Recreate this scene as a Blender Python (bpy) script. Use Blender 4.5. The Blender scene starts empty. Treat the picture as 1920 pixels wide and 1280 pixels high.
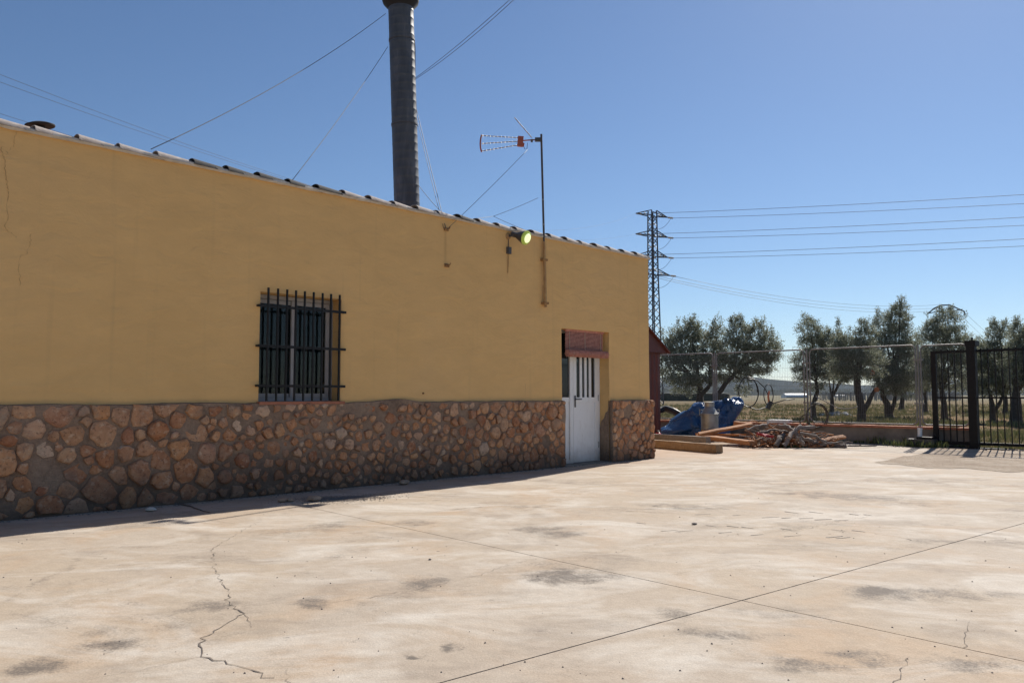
import bpy, math, random
import numpy as np
from mathutils import Vector, Matrix, Quaternion, noise

sc = bpy.context.scene
col = sc.collection
R = math.radians

# ------------------------------------------------------------------ camera
F, CX, CY, CAMH = 1500.0, 960.0, 640.0, 1.1
PITCH = math.atan(100 / 1500.0)
cam_d = bpy.data.cameras.new('camera')
cam_d.sensor_width = 36.0
cam_d.lens = F / 1920.0 * 36.0
cam_d.clip_start = 0.05
cam_d.clip_end = 20000
cam = bpy.data.objects.new('camera', cam_d)
cam.location = (0, 0, CAMH)
cam.rotation_euler = (math.pi / 2 + PITCH, 0, 0)
col.objects.link(cam)
sc.camera = cam

# ------------------------------------------------------------------ sky, sun, exposure
SUN_AZ, SUN_EL = R(32.4), R(40.0)
w = bpy.data.worlds.new('World')
sc.world = w
w.use_nodes = True
wn = w.node_tree
bg = wn.nodes['Background']
sky = wn.nodes.new('ShaderNodeTexSky')
sky.sky_type = 'NISHITA'
sky.sun_disc = False
sky.sun_elevation = SUN_EL
sky.sun_rotation = SUN_AZ
sky.altitude = 600
sky.air_density = 1.0
sky.dust_density = 0.3
sky.ozone_density = 5.5
wn.links.new(sky.outputs[0], bg.inputs[0])
bg.inputs[1].default_value = 0.0665
sun_d = bpy.data.lights.new('sun', 'SUN')
sun_d.energy = 4.6
sun_d.angle = R(0.53)
sun_d.color = (1.0, 0.94, 0.85)
sun = bpy.data.objects.new('sun', sun_d)
sdir = Vector((math.sin(SUN_AZ) * math.cos(SUN_EL), math.cos(SUN_AZ) * math.cos(SUN_EL), math.sin(SUN_EL)))
sun.rotation_euler = sdir.to_track_quat('Z', 'Y').to_euler()
sun.location = sdir * 50
col.objects.link(sun)
sc.view_settings.view_transform = 'Standard'
sc.view_settings.look = 'None'
sc.view_settings.exposure = 0.5
sc.view_settings.gamma = 1.0
sc.view_settings.use_curve_mapping = False
sc.render.engine = 'CYCLES'
sc.cycles.use_denoising = True
sc.cycles.max_bounces = 8
sc.cycles.diffuse_bounces = 4
sc.cycles.transparent_max_bounces = 12
sc.cycles.volume_bounces = 0

# ------------------------------------------------------------------ measuring helpers (photograph pixel -> place)
def ray(x, y):
    a, b = (x - CX) / F, -(y - CY) / F
    return Vector((a, math.cos(PITCH) - b * math.sin(PITCH), math.sin(PITCH) + b * math.cos(PITCH)))
def gp(x, y, z=0.0):
    r = ray(x, y); t = (z - CAMH) / r.z
    return Vector((r.x * t, r.y * t, z))
def at(x, y, Y):
    r = ray(x, y); t = Y / r.y
    return Vector((r.x * t, Y, CAMH + r.z * t))
HC = gp(1219, 858.5)                       # base of the house's far corner
_A = gp(0, 975)
HU = (HC - _A).normalized()                # along the facade
HN = Vector((-HU.y, HU.x, 0))              # into the house
HROT = math.atan2(HU.y, HU.x)
def hw(x, y, z=0.0):                       # house local -> world
    return HC + HU * x + HN * y + Vector((0, 0, z))
def hp(px, py, d=0.0):                     # pixel -> point of the plane y=d of the house: (x, z)
    r = ray(px, py); q = HC + HN * d
    t = q.dot(HN) / r.dot(HN)
    p = r * t + Vector((0, 0, CAMH))
    return (p - HC).dot(HU), p.z
def hx(px, py, lx):                        # pixel -> point of the plane x=lx of the house: (y, z)
    r = ray(px, py); q = HC + HU * lx
    t = q.dot(HU) / r.dot(HU)
    p = r * t + Vector((0, 0, CAMH))
    return (p - HC).dot(HN), p.z

# ------------------------------------------------------------------ object helpers
def tag(o, label=None, cat=None, group=None, kind=None):
    if label: o['label'] = label
    if cat: o['category'] = cat
    if group: o['group'] = group
    if kind: o['kind'] = kind
    return o
def thing(name, label, cat, loc=(0, 0, 0), rz=0.0, group=None):
    o = bpy.data.objects.new(name, None)
    o.empty_display_size = 0.2
    o.location = loc
    o.rotation_euler = (0, 0, rz)
    col.objects.link(o)
    return tag(o, label, cat, group)

class MB:
    def __init__(s): s.v = []; s.f = []
    def add(s, vs, fs):
        n = len(s.v); s.v.extend([tuple(p) for p in vs]); s.f.extend([tuple(i + n for i in q) for q in fs]); return s
    def box(s, lo, hi):
        x0, y0, z0 = lo; x1, y1, z1 = hi
        return s.add([(x0, y0, z0), (x1, y0, z0), (x1, y1, z0), (x0, y1, z0), (x0, y0, z1), (x1, y0, z1), (x1, y1, z1), (x0, y1, z1)],
                     [(0, 3, 2, 1), (4, 5, 6, 7), (0, 1, 5, 4), (1, 2, 6, 5), (2, 3, 7, 6), (3, 0, 4, 7)])
    def beam(s, p0, p1, w_, h_, up=(0, 0, 1)):
        p0, p1, up = Vector(p0), Vector(p1), Vector(up)
        d = (p1 - p0).normalized()
        a = d.cross(up)
        if a.length < 1e-4: a = d.cross(Vector((1, 0, 0)))
        a.normalize(); b = a.cross(d)
        a *= w_ / 2; b *= h_ / 2
        vs = [p + q for p in (p0, p1) for q in (-a - b, a - b, a + b, -a + b)]
        return s.add(vs, [(0, 1, 2, 3), (7, 6, 5, 4), (0, 4, 5, 1), (1, 5, 6, 2), (2, 6, 7, 3), (3, 7, 4, 0)])
    def tube(s, path, r, n=6, cap=True):
        P = [Vector(p) for p in path]; m = len(P)
        rs = r if isinstance(r, (list, tuple)) else [r] * m
        T = [(P[min(i + 1, m - 1)] - P[max(i - 1, 0)]).normalized() for i in range(m)]
        a = T[0].cross(Vector((0, 0, 1)))
        if a.length < 1e-3: a = T[0].cross(Vector((1, 0, 0)))
        a.normalize(); vs = []; fs = []
        for i in range(m):
            a = (a - T[i] * a.dot(T[i])).normalized(); b = T[i].cross(a)
            for k in range(n):
                t = 2 * math.pi * k / n
                vs.append(P[i] + (a * math.cos(t) + b * math.sin(t)) * rs[i])
        for i in range(m - 1):
            for k in range(n):
                k2 = (k + 1) % n
                fs.append((i * n + k, i * n + k2, (i + 1) * n + k2, (i + 1) * n + k))
        if cap:
            fs.append(tuple(range(n - 1, -1, -1))); fs.append(tuple((m - 1) * n + k for k in range(n)))
        return s.add(vs, fs)
    def lathe(s, prof, n=24, M=None):                 # prof: (radius, z)
        M = M or Matrix.Identity(4); vs = []; fs = []; m = len(prof)
        for r, z in prof:
            for k in range(n):
                t = 2 * math.pi * k / n
                vs.append(M @ Vector((r * math.cos(t), r * math.sin(t), z)))
        for i in range(m - 1):
            for k in range(n):
                k2 = (k + 1) % n
                fs.append((i * n + k, i * n + k2, (i + 1) * n + k2, (i + 1) * n + k))
        fs.append(tuple(range(n - 1, -1, -1))); fs.append(tuple((m - 1) * n + k for k in range(n)))
        return s.add(vs, fs)
    def prism(s, poly, z0, z1):
        n = len(poly)
        vs = [(p[0], p[1], z0) for p in poly] + [(p[0], p[1], z1) for p in poly]
        return s.add(vs, [tuple(range(n - 1, -1, -1)), tuple(range(n, 2 * n))] + [(i, (i + 1) % n, n + (i + 1) % n, n + i) for i in range(n)])
    def build(s, name, mat, parent=None, smooth=False, angle=None, base=True):
        me = bpy.data.meshes.new(name)
        off = Vector((0, 0, 0))
        if parent is None and base and s.v:
            a = np.array(s.v); off = Vector(((a[:, 0].min() + a[:, 0].max()) / 2, (a[:, 1].min() + a[:, 1].max()) / 2, a[:, 2].min()))
            me.from_pydata([(p[0] - off.x, p[1] - off.y, p[2] - off.z) for p in s.v], [], s.f)
        else:
            me.from_pydata(s.v, [], s.f)
        me.materials.append(mat)
        if smooth:
            me.polygons.foreach_set('use_smooth', [True] * len(me.polygons))
            if angle:
                me.set_sharp_from_angle(angle=R(angle))
        me.update()
        o = bpy.data.objects.new(name, me)
        o.location = off
        o.parent = parent
        col.objects.link(o)
        return o

# ------------------------------------------------------------------ materials
def nt(name):
    m = bpy.data.materials.new(name); m.use_nodes = True
    t = m.node_tree
    return m, t, t.nodes['Principled BSDF']
def N(t, typ, **kw):
    n = t.nodes.new(typ)
    for k, v in kw.items():
        if k.startswith('i_'): n.inputs[k[2:].replace('_', ' ')].default_value = v
        else: setattr(n, k, v)
    return n
def L(t, a, b): t.links.new(a, b)
def ramp(t, fac, stops):
    r = N(t, 'ShaderNodeValToRGB')
    e = r.color_ramp.elements
    while len(e) > 1: e.remove(e[0])
    e[0].position = stops[0][0]; e[0].color = stops[0][1]
    for p, c in stops[1:]:
        q = e.new(p); q.color = c
    L(t, fac, r.inputs[0]); return r.outputs[0]
def mix(t, fac, a, b, mode='MIX'):
    m = N(t, 'ShaderNodeMix', data_type='RGBA', blend_type=mode)
    for s_, v in ((m.inputs['Factor'], fac), (m.inputs['A'], a), (m.inputs['B'], b)):
        if hasattr(v, 'is_linked') or isinstance(v, bpy.types.NodeSocket): L(t, v, s_)
        else: s_.default_value = v
    return m.outputs['Result']
def math_(t, op, a, b=None, clamp=False):
    m = N(t, 'ShaderNodeMath', operation=op, use_clamp=clamp)
    for i, v in enumerate((a, b)):
        if v is None: continue
        if isinstance(v, bpy.types.NodeSocket): L(t, v, m.inputs[i])
        else: m.inputs[i].default_value = v
    return m.outputs[0]
def noise_(t, vec, scale, detail=4, rough=0.55, dist=0.0):
    n = N(t, 'ShaderNodeTexNoise'); n.inputs['Scale'].default_value = scale
    n.inputs['Detail'].default_value = detail; n.inputs['Roughness'].default_value = rough; n.inputs['Distortion'].default_value = dist
    if vec is not None: L(t, vec, n.inputs['Vector'])
    return n.outputs['Fac']
def bump(t, bsdf, h, strength, dist=0.01):
    b = N(t, 'ShaderNodeBump'); b.inputs['Strength'].default_value = strength; b.inputs['Distance'].default_value = dist
    L(t, h, b.inputs['Height']); L(t, b.outputs[0], bsdf.inputs['Normal'])
def rgb(r, g, b): return (r, g, b, 1.0)
def pos(t): return N(t, 'ShaderNodeNewGeometry').outputs['Position']
def objc(t): return N(t, 'ShaderNodeTexCoord').outputs['Object']
def orand(t): return N(t, 'ShaderNodeObjectInfo').outputs['Random']
def scaled(t, vec, s):
    m = N(t, 'ShaderNodeMapping'); m.inputs['Scale'].default_value = s; L(t, vec, m.inputs['Vector']); return m.outputs[0]

def simple(name, c, rough=0.6, metal=0.0, var=0.15, scale=8.0, c2=None, bmp=0.0, bscale=40, spec=0.5):
    m, t, b = nt(name)
    f = noise_(t, objc(t), scale, 5, 0.6)
    c2 = c2 or tuple(max(0, k * (1 - var)) for k in c[:3])
    o = ramp(t, f, [(0.35, rgb(*c[:3])), (0.68, rgb(*c2[:3]))])
    L(t, o, b.inputs['Base Color'])
    b.inputs['Roughness'].default_value = rough; b.inputs['Metallic'].default_value = metal
    b.inputs['Specular IOR Level'].default_value = spec
    if bmp: bump(t, b, noise_(t, objc(t), bscale, 4), bmp, 0.01)
    return m

M = {}
# painted render of the house
def mk_wall():
    m, t, b = nt('ochre_render'); p = objc(t)
    big = noise_(t, p, 0.55, 4, 0.55, 0.3)
    c = ramp(t, big, [(0.30, rgb(0.74, 0.46, 0.185)), (0.52, rgb(0.80, 0.50, 0.205)), (0.75, rgb(0.77, 0.49, 0.22))])
    mid = noise_(t, scaled(t, p, (1.0, 1.0, 2.2)), 2.2, 6, 0.6, 0.4)
    c = mix(t, 0.38, c, ramp(t, mid, [(0.3, rgb(0.64, 0.395, 0.165)), (0.7, rgb(0.82, 0.515, 0.21))]))
    # thin vertical drip streaks
    st = noise_(t, scaled(t, p, (9.0, 9.0, 0.35)), 1.0, 3, 0.5)
    c = mix(t, math_(t, 'MULTIPLY', ramp(t, st, [(0.60, rgb(0, 0, 0)), (0.78, rgb(1, 1, 1))]), 0.22), c, rgb(0.46, 0.30, 0.15))
    # rusty runs under the wall fittings
    sx = N(t, 'ShaderNodeSeparateXYZ'); L(t, p, sx.inputs[0])
    tot = None
    for lx, z0, z1, wd, k in ((-4.69, 3.34, 2.80, 0.035, .5), (-3.51, 3.2, 2.78, 0.018, .7), (-2.735, 2.75, 2.4, 0.035, .85), (-2.66, 3.45, 2.75, .012, .35), (-3.13, 1.25, 1.03, .01, .5)):
        dx = math_(t, 'ABSOLUTE', math_(t, 'SUBTRACT', sx.outputs[0], lx))
        a = math_(t, 'SUBTRACT', 1.0, math_(t, 'DIVIDE', dx, wd), True)
        mr = N(t, 'ShaderNodeMapRange'); L(t, sx.outputs[2], mr.inputs[0])
        mr.inputs[1].default_value = z1; mr.inputs[2].default_value = z1 + 0.2
        mr2 = N(t, 'ShaderNodeMapRange'); L(t, sx.outputs[2], mr2.inputs[0])
        mr2.inputs[1].default_value = z0; mr2.inputs[2].default_value = z0 + 0.03; mr2.inputs[3].default_value = 1; mr2.inputs[4].default_value = 0
        q = math_(t, 'MULTIPLY', math_(t, 'MULTIPLY', a, k), math_(t, 'MULTIPLY', mr.outputs[0], mr2.outputs[0]))
        tot = q if tot is None else math_(t, 'ADD', tot, q)
    c = mix(t, math_(t, 'MULTIPLY', tot, 0.6), c, rgb(0.30, 0.15, 0.06))
    # grime speckle
    sp = noise_(t, p, 26, 3, 0.6)
    c = mix(t, math_(t, 'MULTIPLY', ramp(t, sp, [(0.62, rgb(0, 0, 0)), (0.8, rgb(1, 1, 1))]), 0.12), c, rgb(0.30, 0.20, 0.10))
    L(t, c, b.inputs['Base Color']); b.inputs['Roughness'].default_value = 0.85
    b.inputs['Specular IOR Level'].default_value = 0.2
    h = math_(t, 'ADD', math_(t, 'MULTIPLY', noise_(t, scaled(t, p, (1, 1, 2.0)), 3.2, 6, 0.55, 0.5), 1.0), math_(t, 'MULTIPLY', noise_(t, p, 45, 3), 0.07))
    bump(t, b, h, 0.5, 0.04)
    return m
M['wall'] = mk_wall()

def mk_mortar():
    m, t, b = nt('plinth_mortar'); p = objc(t)
    c = ramp(t, noise_(t, p, 2.4, 6, 0.65, 0.3), [(0.3, rgb(0.20, 0.135, 0.092)), (0.5, rgb(0.31, 0.215, 0.15)), (0.72, rgb(0.42, 0.305, 0.215))])
    c = mix(t, 0.42, c, ramp(t, noise_(t, p, 24, 6, 0.75), [(0.3, rgb(0.10, 0.07, 0.05)), (0.5, rgb(0.27, 0.18, 0.125)), (0.7, rgb(0.45, 0.31, 0.21))]))
    # rising damp and soot: an irregular dark band along the foot
    sx = N(t, 'ShaderNodeSeparateXYZ'); L(t, p, sx.inputs[0])
    z = math_(t, 'ADD', sx.outputs[2], math_(t, 'MULTIPLY', math_(t, 'SUBTRACT', noise_(t, p, 1.3, 5, 0.6), 0.5), -0.8))
    mr = N(t, 'ShaderNodeMapRange'); L(t, z, mr.inputs[0]); mr.inputs[1].default_value = 0.10; mr.inputs[2].default_value = 0.45; mr.inputs[3].default_value = 0.65; mr.inputs[4].default_value = 0.0
    c = mix(t, mr.outputs[0], c, rgb(0.055, 0.045, 0.04))
    L(t, c, b.inputs['Base Color']); b.inputs['Roughness'].default_value = 0.95; b.inputs['Specular IOR Level'].default_value = 0.15
    bump(t, b, math_(t, 'ADD', noise_(t, p, 9, 5, 0.65), math_(t, 'MULTIPLY', noise_(t, p, 70, 3), 0.4)), 0.9, 0.03)
    return m
M['mortar'] = mk_mortar()

def mk_stone():
    m, t, b = nt('red_limestone'); p = objc(t); r = math_(t, 'FRACT', math_(t, 'ADD', orand(t), N(t, 'ShaderNodeNewGeometry').outputs['Random Per Island']))
    c = ramp(t, r, [(0.0, rgb(0.46, 0.19, 0.085)), (0.10, rgb(0.62, 0.31, 0.15)), (0.2, rgb(0.30, 0.10, 0.05)), (0.3, rgb(0.60, 0.36, 0.21)), (0.4, rgb(0.48, 0.185, 0.08)), (0.5, rgb(0.40, 0.235, 0.15)), (0.6, rgb(0.66, 0.34, 0.155)),
                   (0.70, rgb(0.38, 0.14, 0.065)), (0.78, rgb(0.58, 0.36, 0.22)), (0.86, rgb(0.52, 0.22, 0.10)), (0.95, rgb(0.72, 0.56, 0.41)), (1.0, rgb(0.34, 0.11, 0.055))])
    c = mix(t, 0.40, c, ramp(t, noise_(t, p, 9, 6, 0.68, 0.5), [(0.28, rgb(0.24, 0.085, 0.04)), (0.5, rgb(0.53, 0.255, 0.12)), (0.72, rgb(0.74, 0.48, 0.28))]))
    # pale crust and dark pits
    c = mix(t, math_(t, 'MULTIPLY', ramp(t, noise_(t, p, 17, 6, 0.7), [(0.53, rgb(0, 0, 0)), (0.66, rgb(1, 1, 1))]), 0.55), c, rgb(0.70, 0.52, 0.36))
    c = mix(t, math_(t, 'MULTIPLY', ramp(t, noise_(t, p, 30, 5, 0.7), [(0.54, rgb(0, 0, 0)), (0.66, rgb(1, 1, 1))]), 0.7), c, rgb(0.14, 0.065, 0.04))
    # mortar smears
    c = mix(t, math_(t, 'MULTIPLY', ramp(t, noise_(t, p, 3.4, 5, 0.65), [(0.50, rgb(0, 0, 0)), (0.66, rgb(1, 1, 1))]), 0.6), c, rgb(0.25, 0.185, 0.14))
    sx = N(t, 'ShaderNodeSeparateXYZ'); L(t, p, sx.inputs[0])
    z = math_(t, 'ADD', sx.outputs[2], math_(t, 'MULTIPLY', math_(t, 'SUBTRACT', noise_(t, p, 1.3, 5, 0.6), 0.5), -0.8))
    mr = N(t, 'ShaderNodeMapRange'); L(t, z, mr.inputs[0]); mr.inputs[1].default_value = 0.06; mr.inputs[2].default_value = 0.42; mr.inputs[3].default_value = 0.62; mr.inputs[4].default_value = 0.0
    c = mix(t, mr.outputs[0], c, rgb(0.075, 0.055, 0.045))
    L(t, c, b.inputs['Base Color']); b.inputs['Roughness'].default_value = 0.9; b.inputs['Specular IOR Level'].default_value = 0.2
    bump(t, b, math_(t, 'ADD', noise_(t, p, 14, 6, 0.7), math_(t, 'MULTIPLY', noise_(t, p, 60, 3), 0.3)), 0.8, 0.02)
    return m
M['stone'] = mk_stone()

STAINS = [  # px x, px y, half-length m along screen-x, half-length m in depth, strength, rotation deg
    (60, 1250, .22, .10, .75, 0), (200, 1208, .22, .09, .65, 5), (400, 1138, .35, .16, .55, 15), (250, 1180, .5, .12, .4, 20), (330, 1160, .45, .14, .4, 20),
    (600, 1128, .16, .12, .75, 5), (800, 1092, .20, .16, .75, 10), (1060, 1080, .34, .22, .85, 0), (1130, 1078, .30, .18, .5, 0), (540, 1118, .2, .14, .35, 0),
    (620, 985, .3, .3, .5, 0), (630, 1040, .2, .2, .4, 0), (860, 1215, .09, .06, .9, 0), (768, 1232, .06, .03, .9, 0), (1260, 1150, .18, .10, .6, 0), (1130, 1100, .4, .1, .3, 0),
    (1450, 1060, .3, .3, .25, 0), (1640, 1110, .32, .16, .75, 0), (1770, 1112, .55, .15, .6, -8), (1520, 1150, .4, .18, .35, 0), (1340, 1190, .3, .08, .55, -20), (1500, 1245, .3, .10, .6, -15),
    (1620, 1232, .25, .10, .6, -10), (1840, 1250, .35, .10, .6, -5), (1600, 932, 1.1, .35, .55, -12), (1500, 924, .8, .3, .5, -10), (1720, 945, .7, .25, .4, -6), (1280, 950, .9, .4, .45, 0),
    (1470, 985, 1.2, .35, .35, 0), (1010, 992, .35, .25, .6, 0), (1045, 1000, .3, .2, .7, 0), (775, 980, .22, .18, .6, 0), (990, 950, .5, .25, .45, 0), (1750, 1015, .3, .15, .5, 0),
    (1880, 1015, .3, .2, .45, 0), (640, 933, .55, .16, .95, 0), (700, 932, .35, .1, .8, 0), (140, 1100, .05, .5, .35, 10), (95, 1080, .05, .7, .40, 10), (1480, 905, 1.2, .5, .4, 0), (1700, 900, 1.6, .5, .4, 0),
    (640, 1205, .22, .05, .35, 0), (440, 1190, .4, .1, .35, 0), (1830, 870, 1.5, .4, .5, 0), (1300, 880, 1.0, .4, .3, 0), (1100, 905, .8, .4, .35, 0)]
def mk_concrete():
    m, t, b = nt('yard_concrete'); p = pos(t)
    big = noise_(t, p, 0.42, 5, 0.6, 0.6)
    c = ramp(t, big, [(0.28, rgb(0.37, 0.305, 0.245)), (0.42, rgb(0.44, 0.365, 0.285)), (0.55, rgb(0.43, 0.365, 0.30)), (0.72, rgb(0.50, 0.45, 0.39))])
    or_ = noise_(t, p, 0.9, 5, 0.6, 0.8)
    c = mix(t, math_(t, 'MULTIPLY', ramp(t, or_, [(0.50, rgb(0, 0, 0)), (0.70, rgb(1, 1, 1))]), 0.65), c, rgb(0.46, 0.315, 0.195))
    wh = noise_(t, scaled(t, p, (0.8, 1.3, 1)), 1.3, 6, 0.65, 0.8)
    c = mix(t, math_(t, 'MULTIPLY', ramp(t, wh, [(0.47, rgb(0, 0, 0)), (0.66, rgb(1, 1, 1))]), 0.85), c, rgb(0.62, 0.585, 0.535))
    gy = noise_(t, scaled(t, p, (0.7, 1.0, 1)), 2.1, 6, 0.62, 0.6)
    c = mix(t, math_(t, 'MULTIPLY', ramp(t, gy, [(0.53, rgb(0, 0, 0)), (0.70, rgb(1, 1, 1))]), 0.62), c, rgb(0.25, 0.205, 0.17))
    # fine mottling
    c = mix(t, 0.22, c, ramp(t, noise_(t, p, 13, 6, 0.7), [(0.3, rgb(0.32, 0.26, 0.21)), (0.7, rgb(0.62, 0.545, 0.46))]))
    # dark weathered blotches: ellipses at their places, broken up by noise
    tot = None
    nz = noise_(t, p, 4.5, 6, 0.72, 0.4)
    wn_ = N(t, 'ShaderNodeTexNoise'); wn_.inputs['Scale'].default_value = 2.6; wn_.inputs['Detail'].default_value = 5; wn_.inputs['Roughness'].default_value = 0.7; L(t, p, wn_.inputs['Vector'])
    wv = N(t, 'ShaderNodeVectorMath', operation='MULTIPLY_ADD'); L(t, wn_.outputs['Color'], wv.inputs[0]); wv.inputs[1].default_value = (.40, .30, 0); L(t, p, wv.inputs[2])
    wv2 = N(t, 'ShaderNodeVectorMath', operation='SUBTRACT'); L(t, wv.outputs[0], wv2.inputs[0]); wv2.inputs[1].default_value = (.20, .15, 0); pw = wv2.outputs[0]
    for px_, py_, a, d, k, rot in STAINS:
        q = gp(px_, py_)
        mp = N(t, 'ShaderNodeMapping', vector_type='TEXTURE')
        mp.inputs['Location'].default_value = q; mp.inputs['Rotation'].default_value = (0, 0, R(rot)); mp.inputs['Scale'].default_value = (a * 1.25, d * 2.0, 1)
        L(t, pw, mp.inputs['Vector'])
        ln = N(t, 'ShaderNodeVectorMath', operation='LENGTH'); L(t, mp.outputs[0], ln.inputs[0])
        mr = N(t, 'ShaderNodeMapRange', interpolation_type='SMOOTHSTEP'); L(t, ln.outputs['Value'], mr.inputs[0])
        mr.inputs[1].default_value = 0; mr.inputs[2].default_value = 1; mr.inputs[3].default_value = k; mr.inputs[4].default_value = 0
        tot = mr.outputs[0] if tot is None else math_(t, 'MAXIMUM', tot, mr.outputs[0])
    vs_ = N(t, 'ShaderNodeTexVoronoi', voronoi_dimensions='2D'); vs_.inputs['Scale'].default_value = 1.15; L(t, pw, vs_.inputs['Vector'])
    vc_ = N(t, 'ShaderNodeSeparateColor'); L(t, vs_.outputs['Color'], vc_.inputs[0])
    vm_ = N(t, 'ShaderNodeMapRange', interpolation_type='SMOOTHSTEP'); L(t, vs_.outputs['Distance'], vm_.inputs[0]); vm_.inputs[1].default_value = 0; vm_.inputs[2].default_value = 0.17; vm_.inputs[3].default_value = 0.34; vm_.inputs[4].default_value = 0
    tot = math_(t, 'MAXIMUM', tot, math_(t, 'MULTIPLY', vm_.outputs[0], math_(t, 'GREATER_THAN', vc_.outputs[1], 0.6)))
    sp = noise_(t, p, 70, 5, 0.8)
    f = math_(t, 'ADD', math_(t, 'MULTIPLY', tot, 1.0), math_(t, 'MULTIPLY', math_(t, 'SUBTRACT', nz, 0.5), 2.0))
    f = math_(t, 'ADD', f, math_(t, 'MULTIPLY', math_(t, 'SUBTRACT', sp, 0.5), 1.7))
    f2 = math_(t, 'MULTIPLY', ramp(t, f, [(0.22, rgb(0, 0, 0)), (0.80, rgb(1, 1, 1))]), math_(t, 'MULTIPLY', tot, 2.2, True))
    # the same grime scattered thinly all over, in long scuffed patches
    g1 = ramp(t, noise_(t, scaled(t, pw, (0.55, 1.0, 1)), 1.5, 6, 0.68, 0.5), [(0.55, rgb(0, 0, 0)), (0.72, rgb(1, 1, 1))])
    g1 = math_(t, 'MULTIPLY', g1, ramp(t, noise_(t, p, 34, 6, 0.82), [(0.42, rgb(0, 0, 0)), (0.58, rgb(1, 1, 1))]))
    c = mix(t, math_(t, 'MULTIPLY', g1, 0.72), c, rgb(0.16, 0.135, 0.115))
    grit = ramp(t, noise_(t, p, 110, 3, 0.8), [(0.40, rgb(0.80, 0.80, 0.80)), (0.60, rgb(1.1, 1.1, 1.1))])
    c = mix(t, 0.6, c, grit, 'MULTIPLY')
    c = mix(t, 1.0, c, rgb(1.0, 0.975, 0.935), 'MULTIPLY')
    # soil-brown band along the house foot, painted in to warm the shaded strip
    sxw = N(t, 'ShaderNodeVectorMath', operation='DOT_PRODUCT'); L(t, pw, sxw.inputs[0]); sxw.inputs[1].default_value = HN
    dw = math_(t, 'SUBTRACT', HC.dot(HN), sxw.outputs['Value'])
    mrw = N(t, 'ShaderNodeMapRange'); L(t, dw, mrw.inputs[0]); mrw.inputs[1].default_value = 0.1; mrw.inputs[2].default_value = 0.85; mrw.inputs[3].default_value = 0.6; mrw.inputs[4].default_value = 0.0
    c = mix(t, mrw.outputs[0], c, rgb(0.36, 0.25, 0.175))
    c = mix(t, math_(t, 'MULTIPLY', f2, 0.88, True), c, rgb(0.14, 0.118, 0.10))
    # scattered small dark pocks
    pk = math_(t, 'MULTIPLY', ramp(t, noise_(t, p, 3.6, 3, 0.5), [(0.60, rgb(0, 0, 0)), (0.68, rgb(1, 1, 1))]), ramp(t, noise_(t, p, 24, 5, 0.75), [(0.56, rgb(0, 0, 0)), (0.68, rgb(1, 1, 1))]))
    c = mix(t, math_(t, 'MULTIPLY', pk, 0.7), c, rgb(0.15, 0.125, 0.11))
    v = N(t, 'ShaderNodeTexVoronoi'); v.inputs['Scale'].default_value = 2.6; L(t, p, v.inputs['Vector'])
    dots = math_(t, 'MULTIPLY', math_(t, 'LESS_THAN', v.outputs['Distance'], 0.035), 1.0)
    sel = N(t, 'ShaderNodeSeparateColor'); L(t, v.outputs['Color'], sel.inputs[0])
    dots = math_(t, 'MULTIPLY', dots, math_(t, 'GREATER_THAN', sel.outputs[0], 0.55))
    c = mix(t, math_(t, 'MULTIPLY', dots, 0.8), c, rgb(0.11, 0.085, 0.07))
    L(t, c, b.inputs['Base Color']); b.inputs['Roughness'].default_value = 0.88; b.inputs['Specular IOR Level'].default_value = 0.25
    bump(t, b, math_(t, 'ADD', noise_(t, p, 7, 6, 0.6), math_(t, 'MULTIPLY', noise_(t, p, 80, 4, 0.7), 0.35)), 0.35, 0.02)
    return m
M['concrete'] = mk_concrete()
M['joint'] = simple('joint_dirt', (0.05, 0.042, 0.035), 0.95, c2=(0.09, 0.075, 0.06), scale=20)
M['crack'] = simple('crack_dirt', (0.13, 0.105, 0.085), 0.95, c2=(0.20, 0.165, 0.135), scale=15)
M['trackmark'] = simple('tyre_mark', (0.28, 0.24, 0.20), 0.9, c2=(0.40, 0.34, 0.28), scale=5)

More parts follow.
